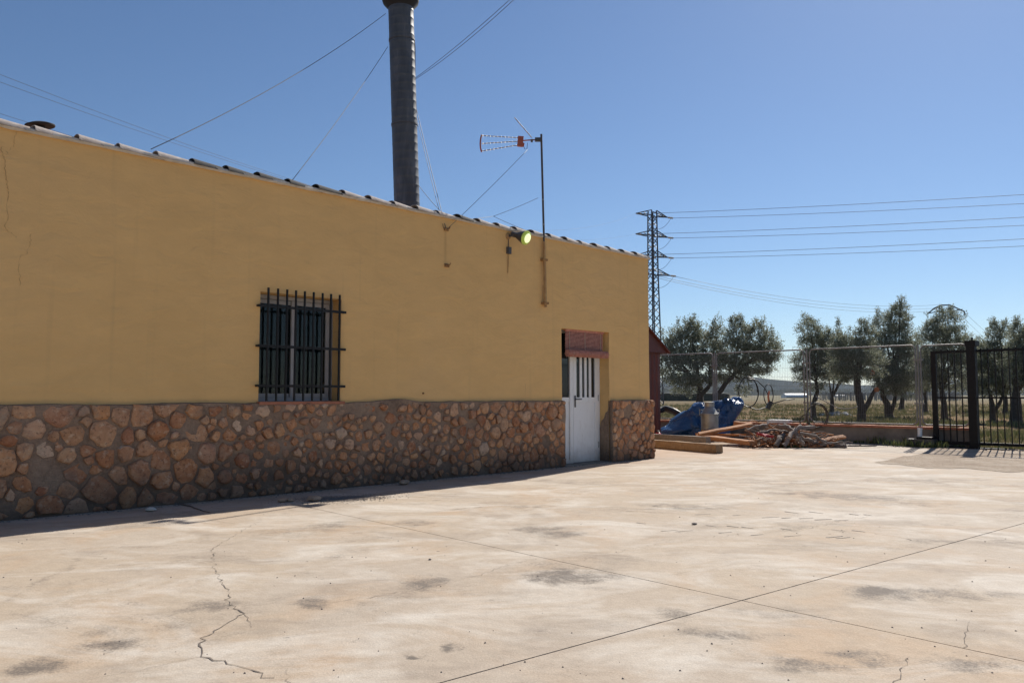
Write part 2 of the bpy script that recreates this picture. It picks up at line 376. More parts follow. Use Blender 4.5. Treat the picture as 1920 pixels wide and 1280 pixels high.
def mk_soil(name, a, b_, c_, sc_=0.8):
    m, t, b = nt(name); p = pos(t)
    c = ramp(t, noise_(t, p, sc_, 7, 0.65, 0.6), [(0.3, rgb(*a)), (0.5, rgb(*b_)), (0.7, rgb(*c_))])
    c = mix(t, 0.3, c, ramp(t, noise_(t, p, 18, 5, 0.7), [(0.3, rgb(*[k * 0.6 for k in a])), (0.7, rgb(*[min(1, k * 1.25) for k in c_]))]))
    L(t, c, b.inputs['Base Color']); b.inputs['Roughness'].default_value = 0.97; b.inputs['Specular IOR Level'].default_value = 0.1
    bump(t, b, noise_(t, p, 12, 6, 0.7), 0.8, 0.05)
    return m
M['gatedirt'] = mk_soil('gate_dirt', (0.22, 0.165, 0.12), (0.36, 0.285, 0.215), (0.50, 0.43, 0.355), 1.6)
def mk_field():
    m, t, b = nt('field_soil'); p = pos(t)
    c = ramp(t, noise_(t, p, 0.35, 7, 0.65, 0.6), [(0.34, rgb(0.10, 0.095, 0.045)), (0.46, rgb(0.15, 0.12, 0.06)), (0.55, rgb(0.21, 0.135, 0.075)), (0.70, rgb(0.25, 0.155, 0.088))])
    far = ramp(t, noise_(t, scaled(t, p, (0.012, 0.03, 1)), 1.0, 5, 0.6), [(0.35, rgb(0.17, 0.15, 0.10)), (0.5, rgb(0.23, 0.20, 0.14)), (0.65, rgb(0.12, 0.125, 0.06))])
    sx = N(t, 'ShaderNodeSeparateXYZ'); L(t, p, sx.inputs[0])
    mr = N(t, 'ShaderNodeMapRange'); L(t, sx.outputs[1], mr.inputs[0]); mr.inputs[1].default_value = 70; mr.inputs[2].default_value = 200
    c = mix(t, mr.outputs[0], c, far)
    L(t, c, b.inputs['Base Color']); b.inputs['Roughness'].default_value = 1.0; b.inputs['Specular IOR Level'].default_value = 0.05
    bump(t, b, noise_(t, p, 6, 6, 0.7), 0.8, 0.08)
    return m
M['field'] = mk_field()
def mk_hill():
    m, t, b = nt('hill_scrub'); p = pos(t)
    c = ramp(t, noise_(t, p, 0.02, 8, 0.7), [(0.35, rgb(0.03, 0.036, 0.028)), (0.6, rgb(0.055, 0.055, 0.042)), (0.75, rgb(0.085, 0.075, 0.058))])
    L(t, c, b.inputs['Base Color']); b.inputs['Roughness'].default_value = 1.0; b.inputs['Specular IOR Level'].default_value = 0.0
    return m
M['hill'] = mk_hill()
def mk_leaf(name, a, b_, c_, trans=0.25):
    m, t, b = nt(name)
    g = N(t, 'ShaderNodeNewGeometry')
    c = ramp(t, g.outputs['Random Per Island'], [(0.0, rgb(*a)), (0.5, rgb(*b_)), (1.0, rgb(*c_))])
    L(t, c, b.inputs['Base Color']); b.inputs['Roughness'].default_value = 0.55; b.inputs['Specular IOR Level'].default_value = 0.35
    tr = N(t, 'ShaderNodeBsdfTranslucent'); L(t, c, tr.inputs[0])
    ms = N(t, 'ShaderNodeMixShader'); ms.inputs[0].default_value = trans
    L(t, b.outputs[0], ms.inputs[1]); L(t, tr.outputs[0], ms.inputs[2])
    L(t, ms.outputs[0], t.nodes['Material Output'].inputs[0])
    return m
M['olive'] = mk_leaf('olive_leaf', (0.09, 0.105, 0.06), (0.20, 0.215, 0.145), (0.42, 0.43, 0.34), 0.42)
M['grass'] = mk_leaf('grass_blade', (0.075, 0.10, 0.035), (0.15, 0.15, 0.06), (0.28, 0.22, 0.12))
M['weed'] = mk_leaf('weed_leaf', (0.05, 0.08, 0.025), (0.10, 0.12, 0.04), (0.2, 0.19, 0.08))
M['bark'] = simple('olive_bark', (0.10, 0.078, 0.06), 0.95, c2=(0.045, 0.036, 0.03), scale=14, bmp=0.8, bscale=30)
M['cut'] = simple('pruning_paint', (0.52, 0.17, 0.06), 0.8, c2=(0.42, 0.14, 0.05))
M['white'] = simple('white_lacquer', (0.86, 0.86, 0.855), 0.35, c2=(0.78, 0.775, 0.76), scale=3)
def mk_white():
    m, t, b = nt('white_door_lacquer'); p = objc(t)
    c = ramp(t, noise_(t, p, 2.5, 4, 0.6), [(0.3, rgb(0.86, 0.86, 0.855)), (0.7, rgb(0.80, 0.80, 0.79))])
    c = mix(t, math_(t, 'MULTIPLY', ramp(t, noise_(t, scaled(t, p, (3, 3, 1)), 5, 6, 0.72), [(0.54, rgb(0, 0, 0)), (0.72, rgb(1, 1, 1))]), 0.35), c, rgb(0.50, 0.44, 0.37))
    sx = N(t, 'ShaderNodeSeparateXYZ'); L(t, p, sx.inputs[0])
    mr = N(t, 'ShaderNodeMapRange'); L(t, math_(t, 'ADD', sx.outputs[2], math_(t, 'MULTIPLY', noise_(t, p, 6, 5, .7), -.35)), mr.inputs[0]); mr.inputs[1].default_value = -.15; mr.inputs[2].default_value = .12; mr.inputs[3].default_value = .7; mr.inputs[4].default_value = 0
    c = mix(t, mr.outputs[0], c, rgb(0.42, 0.34, 0.27))
    L(t, c, b.inputs['Base Color']); b.inputs['Roughness'].default_value = 0.4
    return m
M['white'] = mk_white()
M['alu'] = simple('white_aluminium', (0.42, 0.40, 0.39), 0.5, c2=(0.34, 0.32, 0.31), scale=4)
def mk_glass():
    m, t, b = nt('dark_glass')
    b.inputs['Base Color'].default_value = rgb(0.018, 0.02, 0.022); b.inputs['Roughness'].default_value = 0.06
    b.inputs['Specular IOR Level'].default_value = 0.5
    return m
def mk_clear():
    m, t, b = nt('window_glass')
    tr = N(t, 'ShaderNodeBsdfTransparent'); tr.inputs[0].default_value = rgb(0.72, 0.76, 0.76)
    gl = N(t, 'ShaderNodeBsdfGlossy'); gl.inputs['Roughness'].default_value = 0.03; gl.inputs[0].default_value = rgb(0.9, 0.9, 0.9)
    fr = N(t, 'ShaderNodeFresnel'); fr.inputs[0].default_value = 1.5
    ms = N(t, 'ShaderNodeMixShader'); L(t, math_(t, 'MULTIPLY', fr.outputs[0], 0.6, True), ms.inputs[0]); L(t, tr.outputs[0], ms.inputs[1]); L(t, gl.outputs[0], ms.inputs[2])
    L(t, ms.outputs[0], t.nodes['Material Output'].inputs[0])
    return m
M['glass'] = mk_glass(); M['clear'] = mk_clear()
M['iron'] = simple('black_iron', (0.008, 0.008, 0.009), 0.5, c2=(0.014, 0.013, 0.013), scale=30, spec=0.3)
M['gateiron'] = simple('black_gate_iron', (0.006, 0.006, 0.007), 0.6, c2=(0.011, 0.010, 0.010), scale=20, spec=0.25)
M['galv'] = simple('galvanised_steel', (0.28, 0.275, 0.27), 0.6, 0.4, c2=(0.19, 0.18, 0.17), scale=6)
M['fencewire'] = simple('fence_wire', (0.22, 0.22, 0.22), 0.55, 0.5, c2=(0.15, 0.14, 0.13))
def mk_flue():
    m, t, b = nt('weathered_flue'); p = objc(t)
    c = ramp(t, noise_(t, scaled(t, p, (1, 1, 0.25)), 5, 6, 0.65, 0.3), [(0.3, rgb(0.05, 0.054, 0.06)), (0.55, rgb(0.085, 0.09, 0.097)), (0.75, rgb(0.15, 0.152, 0.16))])
    c = mix(t, math_(t, 'MULTIPLY', ramp(t, noise_(t, scaled(t, p, (6, 6, 0.6)), 1, 4, .6), [(0.55, rgb(0, 0, 0)), (.75, rgb(1, 1, 1))]), 0.6), c, rgb(0.035, 0.03, 0.03))
    L(t, c, b.inputs['Base Color']); b.inputs['Roughness'].default_value = 0.5; b.inputs['Metallic'].default_value = 0.1
    return m
M['flue'] = mk_flue()
M['soot'] = simple('sooty_metal', (0.008, 0.008, 0.008), 0.7, c2=(0.015, 0.013, 0.012))
def mk_tile():
    m, t, b = nt('coping_tile'); p = objc(t)
    c = ramp(t, orand(t), [(0, rgb(0.33, 0.27, 0.235)), (0.4, rgb(0.40, 0.325, 0.28)), (0.7, rgb(0.30, 0.24, 0.21)), (1, rgb(0.42, 0.36, 0.32))])
    c = mix(t, 0.6, c, ramp(t, noise_(t, p, 7, 6, 0.7), [(0.3, rgb(0.12, 0.10, 0.09)), (0.5, rgb(0.33, 0.275, 0.24)), (0.7, rgb(0.52, 0.47, 0.43))]))
    L(t, c, b.inputs['Base Color']); b.inputs['Roughness'].default_value = 0.9
    bump(t, b, noise_(t, p, 30, 5, 0.7), 0.6, 0.01)
    return m
M['tile'] = mk_tile()
M['darktile'] = simple('dark_grey_tile', (0.03, 0.03, 0.032), 0.9, c2=(0.07, 0.065, 0.06), scale=12)  # darker grey for some stretches of the coping
M['whitemortar'] = simple('lime_bedding', (0.62, 0.58, 0.52), 0.95, c2=(0.5, 0.44, 0.36), scale=10, bmp=0.6)
M['roof'] = simple('roof_tile_field', (0.34, 0.17, 0.11), 0.9, c2=(0.24, 0.14, 0.10), scale=2)
M['shed'] = simple('oxide_red_sheet', (0.135, 0.034, 0.022), 0.55, c2=(0.10, 0.028, 0.02), scale=3)
M['bamboo'] = simple('red_bamboo', (0.58, 0.27, 0.20), 0.6, c2=(0.40, 0.155, 0.11), scale=20)
M['cord'] = simple('blind_cord', (0.55, 0.45, 0.36), 0.9)
def mk_tarp():
    m, t, b = nt('blue_tarpaulin'); p = objc(t)
    c = ramp(t, noise_(t, p, 2.2, 5, 0.6), [(0.3, rgb(0.012, 0.058, 0.165)), (0.7, rgb(0.02, 0.085, 0.23))])
    c = mix(t, math_(t, 'MULTIPLY', ramp(t, noise_(t, p, 3.5, 6, 0.7), [(0.6, rgb(0, 0, 0)), (0.75, rgb(1, 1, 1))]), 0.3), c, rgb(0.16, 0.14, 0.11))
    L(t, c, b.inputs['Base Color']); b.inputs['Roughness'].default_value = 0.28; b.inputs['Specular IOR Level'].default_value = 0.6
    bump(t, b, math_(t, 'ADD', noise_(t, p, 5, 4, 0.55, 1.2), math_(t, 'MULTIPLY', noise_(t, p, 18, 3), 0.25)), 0.8, 0.06)
    return m
M['tarp'] = mk_tarp()
M['can'] = simple('dull_zinc', (0.36, 0.37, 0.37), 0.45, 0.5, c2=(0.25, 0.25, 0.23), scale=5)
def mk_wood(name, a, b_, c_):
    m, t, b = nt(name); p = objc(t)
    g = noise_(t, scaled(t, p, (9, 9, 9)), 1.5, 6, 0.7, 1.0)
    c = ramp(t, g, [(0.25, rgb(*a)), (0.5, rgb(*b_)), (0.75, rgb(*c_))])
    c = mix(t, 0.4, c, ramp(t, orand(t), [(0, rgb(*a)), (0.5, rgb(*b_)), (1, rgb(*c_))]))
    L(t, c, b.inputs['Base Color']); b.inputs['Roughness'].default_value = 0.85
    bump(t, b, noise_(t, p, 25, 5, .7), 0.7, 0.01)
    return m
M['beam'] = mk_wood('old_pine', (0.13, 0.08, 0.045), (0.27, 0.175, 0.095), (0.40, 0.29, 0.18))
M['greybeam'] = mk_wood('grey_weathered_wood', (0.12, 0.10, 0.085), (0.24, 0.20, 0.17), (0.36, 0.31, 0.27))
M['plank'] = mk_wood('rusty_brown_plank', (0.16, 0.06, 0.025), (0.33, 0.145, 0.06), (0.46, 0.25, 0.12))
M['branch'] = mk_wood('grey_branch_bark', (0.07, 0.055, 0.045), (0.19, 0.15, 0.125), (0.33, 0.275, 0.235))
M['redrag'] = simple('crimson_cloth', (0.33, 0.03, 0.05), 0.8, c2=(0.20, 0.02, 0.03))
M['brick'] = simple('terracotta_coping', (0.46, 0.175, 0.095), 0.85, c2=(0.34, 0.13, 0.075), scale=9, bmp=0.4)
M['lowwall'] = simple('grey_render_low_wall', (0.25, 0.215, 0.18), 0.95, c2=(0.14, 0.12, 0.10), scale=2.5, bmp=0.5)
M['rubber'] = simple('black_rubber', (0.012, 0.012, 0.012), 0.45, c2=(0.02, 0.02, 0.02))
M['hose'] = simple('dusty_hose', (0.10, 0.085, 0.055), 0.6, c2=(0.06, 0.05, 0.04))
M['redplastic'] = simple('red_plastic', (0.42, 0.03, 0.04), 0.4)
M['orange'] = simple('orange_plastic', (0.62, 0.17, 0.06), 0.5)
M['pylon'] = simple('pylon_steel', (0.085, 0.085, 0.10), 0.6, 0.3, c2=(0.06, 0.06, 0.07))
M['cable'] = simple('conductor', (0.05, 0.05, 0.055), 0.6)
M['guy'] = simple('guy_wire_steel', (0.10, 0.10, 0.10), 0.6)
M['insul'] = simple('glass_insulator', (0.55, 0.50, 0.45), 0.3)
M['antred'] = simple('faded_red_plastic', (0.40, 0.10, 0.055), 0.5, c2=(0.30, 0.08, 0.05))
M['antmet'] = simple('antenna_aluminium', (0.34, 0.30, 0.27), 0.45, 0.6)
M['mast'] = simple('painted_mast', (0.06, 0.06, 0.065), 0.5, 0.4, c2=(0.12, 0.09, 0.07), scale=9)
M['ochremast'] = simple('mast_overpainted_ochre', (0.50, 0.32, 0.13), 0.7, c2=(0.34, 0.17, 0.07), scale=9)
M['hairline'] = simple('crack_in_render', (0.50, 0.30, 0.125), 0.9)
M['rust'] = simple('rusty_iron_overpainted', (0.42, 0.24, 0.095), 0.9, c2=(0.20, 0.095, 0.04), scale=20)
M['lampbody'] = simple('dark_lamp_body', (0.05, 0.05, 0.055), 0.5, c2=(0.09, 0.085, 0.08))
M['boxgrey'] = simple('grey_junction_box', (0.085, 0.085, 0.09), 0.6)
def mk_lens():
    m, t, b = nt('lime_lamp_glass')
    b.inputs['Base Color'].default_value = rgb(0.75, 0.88, 0.22); b.inputs['Roughness'].default_value = 0.12
    tr = N(t, 'ShaderNodeBsdfTranslucent'); tr.inputs[0].default_value = rgb(0.92, 0.97, 0.45)
    ms = N(t, 'ShaderNodeMixShader'); ms.inputs[0].default_value = 0.5
    L(t, b.outputs[0], ms.inputs[1]); L(t, tr.outputs[0], ms.inputs[2]); L(t, ms.outputs[0], t.nodes['Material Output'].inputs[0])
    return m
M['lens'] = mk_lens()
m_, t_g, b_g = nt('bulb_centre_glow')
b_g.inputs['Base Color'].default_value = rgb(0.85, 0.95, 0.6); b_g.inputs['Emission Color'].default_value = rgb(0.90, 1.0, 0.55); b_g.inputs['Emission Strength'].default_value = 0.55  # emission brightens the middle of the bulb face
M['glow'] = m_
M['greysheet'] = simple('grey_plastic_sheet', (0.16, 0.17, 0.18), 0.9, c2=(0.30, 0.31, 0.32), scale=3, spec=.1)
M['farwhite'] = simple('white_greenhouse_film', (0.75, 0.76, 0.76), 0.5)
M['fardark'] = simple('dark_hedge_leaf', (0.035, 0.04, 0.025), 0.95, c2=(0.06, 0.06, 0.04), scale=0.6)
M['rock'] = simple('loose_stone', (0.42, 0.30, 0.21), 0.95, c2=(0.30, 0.20, 0.14), scale=10, bmp=0.6)
M['gravel'] = simple('dark_gravel', (0.14, 0.12, 0.11), 0.95, c2=(0.24, 0.2, 0.17), scale=30)
M['inside'] = simple('dim_plaster', (0.10, 0.10, 0.095), 0.95)
M['curtain'] = simple('grey_net_curtain', (0.045, 0.045, 0.047), 0.9, c2=(0.03, 0.03, 0.032), scale=5)

# ================================================================== SETTING
# field: one sheet to the horizon
def grid_mesh(name, xs, ys, zf, mat):
    mb = MB(); nx, ny = len(xs), len(ys)
    mb.v = [(x, y, zf(x, y)) for y in ys for x in xs]
    mb.f = [(j * nx + i, j * nx + i + 1, (j + 1) * nx + i + 1, (j + 1) * nx + i) for j in range(ny - 1) for i in range(nx - 1)]
    return mb.build(name, mat, smooth=True, base=False)
def spread(a, b, n, p=2.2):
    return [a + (b - a) * (i / n) ** p for i in range(n + 1)]
fx = [-k for k in spread(4, 4200, 40, 3)][::-1] + [-2, 0, 2] + spread(4, 4200, 40, 3)
fy = [-300, -100, -40, -10, 0, 8, 14] + [16 + k * 1.2 for k in range(30)] + spread(53, 4300, 50, 3)
def fz(x, y):
    lx = (Vector((x, y, 0)) - HC).dot(HU)
    k = min(1, max(0, (lx - 7.6) / 3))
    return -0.12 + k * (0.10 + 0.06 * noise.noise(Vector((x * 0.25, y * 0.25, 3))) + 0.03 * noise.noise(Vector((x * 1.1, y * 1.1, 7))))
tag(grid_mesh('field', fx, fy, fz, M['field']), kind='structure')

# hills on the horizon: two ridges with volume
def ridge(name, prof, Y, depth, seed):
    xs = np.linspace(prof[0][0], prof[-1][0], 160)
    ytop = np.interp(xs, [p[0] for p in prof], [p[1] for p in prof])
    mb = MB(); rows = 10; n = len(xs)
    for j in range(rows + 1):
        k = j / rows
        for i in range(n):
            top = at(xs[i], ytop[i], Y)
            prof_k = math.sin(min(k, 1) * math.pi) ** 0.9
            yy = Y - depth * 0.6 + depth * 1.2 * k
            x = top.x * (yy / Y)
            h = top.z * prof_k * (1 + 0.10 * noise.noise(Vector((x * 0.004 + seed, yy * 0.004, 1))) + 0.03 * noise.noise(Vector((x * 0.02, yy * 0.02, seed)))) - 1.0
            mb.v.append((x, yy, h))
    mb.f = [(j * n + i, j * n + i + 1, (j + 1) * n + i + 1, (j + 1) * n + i) for j in range(rows) for i in range(n - 1)]
    return tag(mb.build(name, M['hill'], smooth=True, base=False), kind='structure')
ridge('hills', [(-900, 715), (-300, 708), (200, 716), (700, 704), (1100, 702), (1240, 708), (1330, 705), (1410, 706), (1450, 709), (1500, 714), (1570, 717), (1620, 722), (1700, 719), (1770, 709), (1840, 713), (1950, 706), (2200, 712), (2900, 704)], 3200, 900, 2)
ridge('hills', [(-900, 728), (900, 730), (1240, 727), (1400, 729), (1600, 728), (1800, 731), (2100, 726), (2900, 728)], 2000, 400, 9)

# concrete yard: slabs parted by two open joints
def clip(poly, p, nrm):
    out = []; n = len(poly)
    for i in range(n):
        a, b_ = poly[i], poly[(i + 1) % n]
        da = (a[0] - p[0]) * nrm[0] + (a[1] - p[1]) * nrm[1]; db = (b_[0] - p[0]) * nrm[0] + (b_[1] - p[1]) * nrm[1]
        if da >= 0: out.append(a)
        if (da >= 0) != (db >= 0):
            t = da / (da - db); out.append((a[0] + (b_[0] - a[0]) * t, a[1] + (b_[1] - a[1]) * t))
    return out
rect = [hw(-16, -16), hw(7.05, -16), hw(7.05, 6.5), hw(-16, 6.5)]
rect = [(p.x, p.y) for p in rect]
yard = MB().prism(rect, -0.10, -0.018).build('concrete_yard', M['joint'], base=False)
tag(yard, kind='structure')
JX = gp(1390, 1125)
dA = (gp(1920, 980) - gp(820, 1280)).normalized(); dB = (gp(1920, 1232) - gp(590, 950)).normalized()
nA = (-dA.y, dA.x); nB = (-dB.y, dB.x)
for sa in (1, -1):
    for sb in (1, -1):
        g = 0.0042
        q = clip(rect, (JX.x + nA[0] * sa * g, JX.y + nA[1] * sa * g), (nA[0] * sa, nA[1] * sa))
        q = clip(q, (JX.x + nB[0] * sb * g * .9, JX.y + nB[1] * sb * g * .9), (nB[0] * sb, nB[1] * sb))
        q2 = []
        for i in range(len(q)):
            a_, b__ = Vector(q[i]), Vector(q[(i + 1) % len(q)]); d_ = b__ - a_; ln_ = d_.length
            onjoint = min(abs((a_ - JX.xy).dot(Vector(nA))) + abs((b__ - JX.xy).dot(Vector(nA))), abs((a_ - JX.xy).dot(Vector(nB))) + abs((b__ - JX.xy).dot(Vector(nB)))) < .05
            n_ = int(ln_ / .03) if onjoint else 1
            for k_ in range(n_):
                p_ = a_.lerp(b__, k_ / n_)
                if k_:
                    v_ = noise.noise(Vector((p_.x * 9, p_.y * 9, sa + 3 * sb))); e_ = .0016 * v_ + .006 * max(0, noise.noise(Vector((p_.x * 3.1, p_.y * 3.1, 5 + sa - sb))) - .35)
                    p_ = p_ + Vector((-d_.y, d_.x)) / ln_ * abs(e_)
                q2.append((p_.x, p_.y))
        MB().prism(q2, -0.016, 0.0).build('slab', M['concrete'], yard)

# cracks: hairline jagged openings filled with dirt
rng = random.Random(4)
def crack(pix, w0, w1, jag=0.012, seed=0):
    r = random.Random(seed); pts = [gp(*p) for p in pix]; path = []
    for i in range(len(pts) - 1):
        d = (pts[i + 1] - pts[i]); n = max(2, int(d.length / 0.035)); s = Vector((-d.y, d.x, 0)).normalized()
        for k in range(n):
            path.append(pts[i] + d * (k / n) + s * (r.gauss(0, jag) if k or i else 0))
    path.append(pts[-1]); m = len(path); mb = MB()
    for i in range(m):
        d = (path[min(i + 1, m - 1)] - path[max(0, i - 1)]).normalized(); s = Vector((-d.y, d.x, 0))
        k = i / (m - 1); wd = (w0 + (w1 - w0) * k) * r.choice((0.12, 0.25, 0.45, .6, 1.0)) / 2
        mb.v += [tuple(path[i] + s * wd + Vector((0, 0, .0025))), tuple(path[i] - s * wd + Vector((0, 0, .0025)))]
    mb.f = [(2 * i, 2 * i + 1, 2 * i + 3, 2 * i + 2) for i in range(m - 1)]
    mb.build('crack', M['crack'], yard)
crack([(490, 975), (445, 1000), (398, 1028), (403, 1068), (418, 1092), (432, 1120), (430, 1134)], .002, .009, .010, 1)
crack([(430, 1134), (457, 1150), (440, 1162), (405, 1182), (376, 1205), (380, 1230), (430, 1243), (480, 1258), (515, 1270)], .010, .009, .009, 2)
crack([(457, 1150), (466, 1162), (472, 1176)], .006, .003, .006, 3)
crack([(380, 1230), (330, 1240), (260, 1256), (160, 1275)], .007, .002, .008, 4)
crack([(540, 1252), (545, 1280), (560, 1300)], .004, .006, .008, 5)
crack([(600, 1130), (680, 1122), (760, 1108), (830, 1095), (900, 1078), (960, 1056), (1015, 1045)], .004, .003, .010, 6)
crack([(0, 1060), (150, 1052), (250, 1042), (380, 1028)], .002, .002, .006, 7)
crack([(1095, 1050), (1180, 1030), (1260, 1015), (1400, 1000), (1520, 990), (1600, 972), (1650, 966)], .003, .004, .02, 8)
crack([(1640, 1000), (1700, 1010), (1740, 1018), (1765, 1022)], .010, .006, .02, 9)
crack([(1818, 1165), (1812, 1190), (1806, 1214)], .003, .007, .006, 10)
crack([(1705, 1232), (1690, 1260), (1675, 1290)], .004, .006, .008, 11)
crack([(1000, 1078), (1080, 1085), (1160, 1078)], .003, .002, .01, 12)
crack([(790, 962), (850, 955), (905, 950)], .006, .012, .015, 13)
# tractor tread print: two rows of short slanting bars
mb = MB()
for (x0, y0, x1, y1, n) in ((1080, 984, 1660, 1003, 17), (1150, 950, 1640, 972, 15)):
    for i in range(n):
        for sgn in (1, -1):
            if rng.random() < 0.45: continue
            k = (i + 0.5 * (sgn > 0)) / n
            p = gp(x0 + (x1 - x0) * k + rng.gauss(0, 5), y0 + (y1 - y0) * k - 6 * sgn + rng.gauss(0, .8))
            d = (gp(x1, y1) - gp(x0, y0)).normalized(); s = Vector((-d.y, d.x, 0))
            a = (d * 0.9 - s * sgn * 0.6).normalized() * rng.uniform(.04, .09); b_ = Vector((-a.y, a.x, 0)).normalized() * rng.uniform(.006, .012)
            z = Vector((0, 0, .003))
            mb.add([p - a - b_ + z, p + a - b_ * .6 + z, p + a + b_ * .6 + z, p - a + b_ + z], [(0, 1, 2, 3)])
mb.build('tread_print', M['trackmark'], yard)

# worn earth in front of the gate
edge = [gp(1745, 846), gp(1700, 855), gp(1640, 866.5), gp(1660, 871), gp(1760, 878), gp(1850, 883), gp(1920, 886), gp(2060, 893), gp(2250, 900)]
poly = []
for i in range(len(edge) - 1):
    n = 10
    for k in range(n):
        q = edge[i].lerp(edge[i + 1], k / n); a = noise.noise(q * 1.3) * 0.45 + noise.noise(q * 5) * 0.15 + noise.noise(q * 13) * 0.06
        poly.append((q.x + a * .5, q.y + a))
e1 = hw(7.04, -8.5); e2 = hw(7.04, -2.2)
poly += [(edge[-1].x, edge[-1].y), (e1.x, e1.y), (e2.x, e2.y)]
mb = MB(); mb.add([(p[0], p[1], 0.004) for p in poly], [tuple(range(len(poly)))])
tag(mb.build('dirt_patch', M['gatedirt'], base=False), kind='structure')

# ================================================================== HOUSE
house = thing('house', 'long ochre rendered farm building with rubble stone plinth', 'house', HC, HROT)
WX0 = -15.0; WTOP = 3.50; PT = 1.005            # left end, wall top, plinth top
win = (-7.372, -6.325, 1.02, 2.245)             # x0 x1 z0 z1
door = (-2.315, -1.130, 0.0, 2.135)
DEP = 0.20                                      # reveal depth
xs = sorted(set([round(WX0 + 0.15 * i, 3) for i in range(100)] + [win[0], win[1], door[0], door[1], 0.0]))
zs = sorted(set([round(0.125 * i, 3) for i in range(28)] + [win[2], win[3], door[3], WTOP]))
xs = [x for i, x in enumerate(xs) if x <= 0 and (x in (win[0], win[1], door[0], door[1], 0.0, WX0) or min(abs(x - q) for q in (win[0], win[1], door[0], door[1], 0.0)) > 0.03)]
zs = [z for z in zs if z in (win[2], win[3], door[3], WTOP, 0.0) or min(abs(z - q) for q in (win[2], win[3], door[3], WTOP)) > 0.03]
wav = lambda x, z: 0.010 * noise.noise(Vector((x * 0.55, z * 0.9, 1.7))) + 0.004 * noise.noise(Vector((x * 2.1, z * 2.6, 4.2)))
mb = MB(); nx = len(xs)
mb.v = [(x, wav(x, z), z) for z in zs for x in xs]
def inside(x, z, b_): return b_[0] < x < b_[1] and b_[2] < z < b_[3]
for j in range(len(zs) - 1):
    for i in range(nx - 1):
        cx_, cz_ = (xs[i] + xs[i + 1]) / 2, (zs[j] + zs[j + 1]) / 2
        if inside(cx_, cz_, win) or inside(cx_, cz_, door): continue
        mb.f.append((j * nx + i, j * nx + i + 1, (j + 1) * nx + i + 1, (j + 1) * nx + i))
def reveal(b_, dep, sill):
    X = [x for x in xs if b_[0] <= x <= b_[1]]; Z = [z for z in zs if b_[2] <= z <= b_[3]]
    def strip(pts):
        vs = [(x, wav(x, z), z) for x, z in pts] + [(x, dep, z) for x, z in pts]; n = len(pts)
        mb.add(vs, [(i, i + 1, n + i + 1, n + i) for i in range(n - 1)])
    strip([(b_[0], z) for z in Z]); strip([(b_[1], z) for z in Z][::-1]); strip([(x, b_[3]) for x in X])
    if sill: strip([(x, b_[2]) for x in X][::-1])
reveal(win, 0.30, True); reveal(door, 0.30, False)
# end wall, back wall, top
mb.add([(0, wav(0, z), z) for z in zs] + [(0, 7.0, z) for z in zs], [(i, len(zs) + i, len(zs) + i + 1, i + 1) for i in range(len(zs) - 1)])
mb.add([(0, 7.0, 0), (WX0, 7.0, 0), (WX0, 7.0, WTOP), (0, 7.0, WTOP)], [(0, 1, 2, 3)])
mb.add([(WX0, 0, 0), (WX0, 7.0, 0), (WX0, 7.0, WTOP), (WX0, 0, WTOP)], [(0, 3, 2, 1)])
mb.add([(x, wav(x, WTOP), WTOP) for x in xs] + [(x, 0.30, WTOP) for x in xs], [(i, i + 1, nx + i + 1, nx + i) for i in range(nx - 1)])
wall = mb.build('wall', M['wall'], house, smooth=True, angle=40)
# roof: low pitch falling to the back, behind the parapet
mb = MB()
mb.add([(WX0, 0.30, 3.46), (0, 0.30, 3.46), (0, 7.3, 3.0), (WX0, 7.3, 3.0), (WX0, 0.30, 3.36), (0, 0.30, 3.36), (0, 7.3, 2.9), (WX0, 7.3, 2.9)],
       [(0, 1, 2, 3), (7, 6, 5, 4), (0, 4, 5, 1), (2, 6, 7, 3), (1, 5, 6, 2), (0, 3, 7, 4)])
roof = mb.build('roof', M['roof'], house)
# inner room faces so that glass looks into a dim room
mb = MB()
for b_, d1 in ((win, 3.0), (door, 3.0)):
    x0, x1 = b_[0] - 0.8, b_[1] + 0.8
    mb.add([(x0, .31, 0), (x1, .31, 0), (x1, d1, 0), (x0, d1, 0), (x0, .31, 2.6), (x1, .31, 2.6), (x1, d1, 2.6), (x0, d1, 2.6)],
           [(0, 1, 2, 3), (7, 6, 5, 4), (1, 5, 6, 2), (2, 6, 7, 3), (3, 7, 4, 0)])
mb.build('room', M['inside'], house)

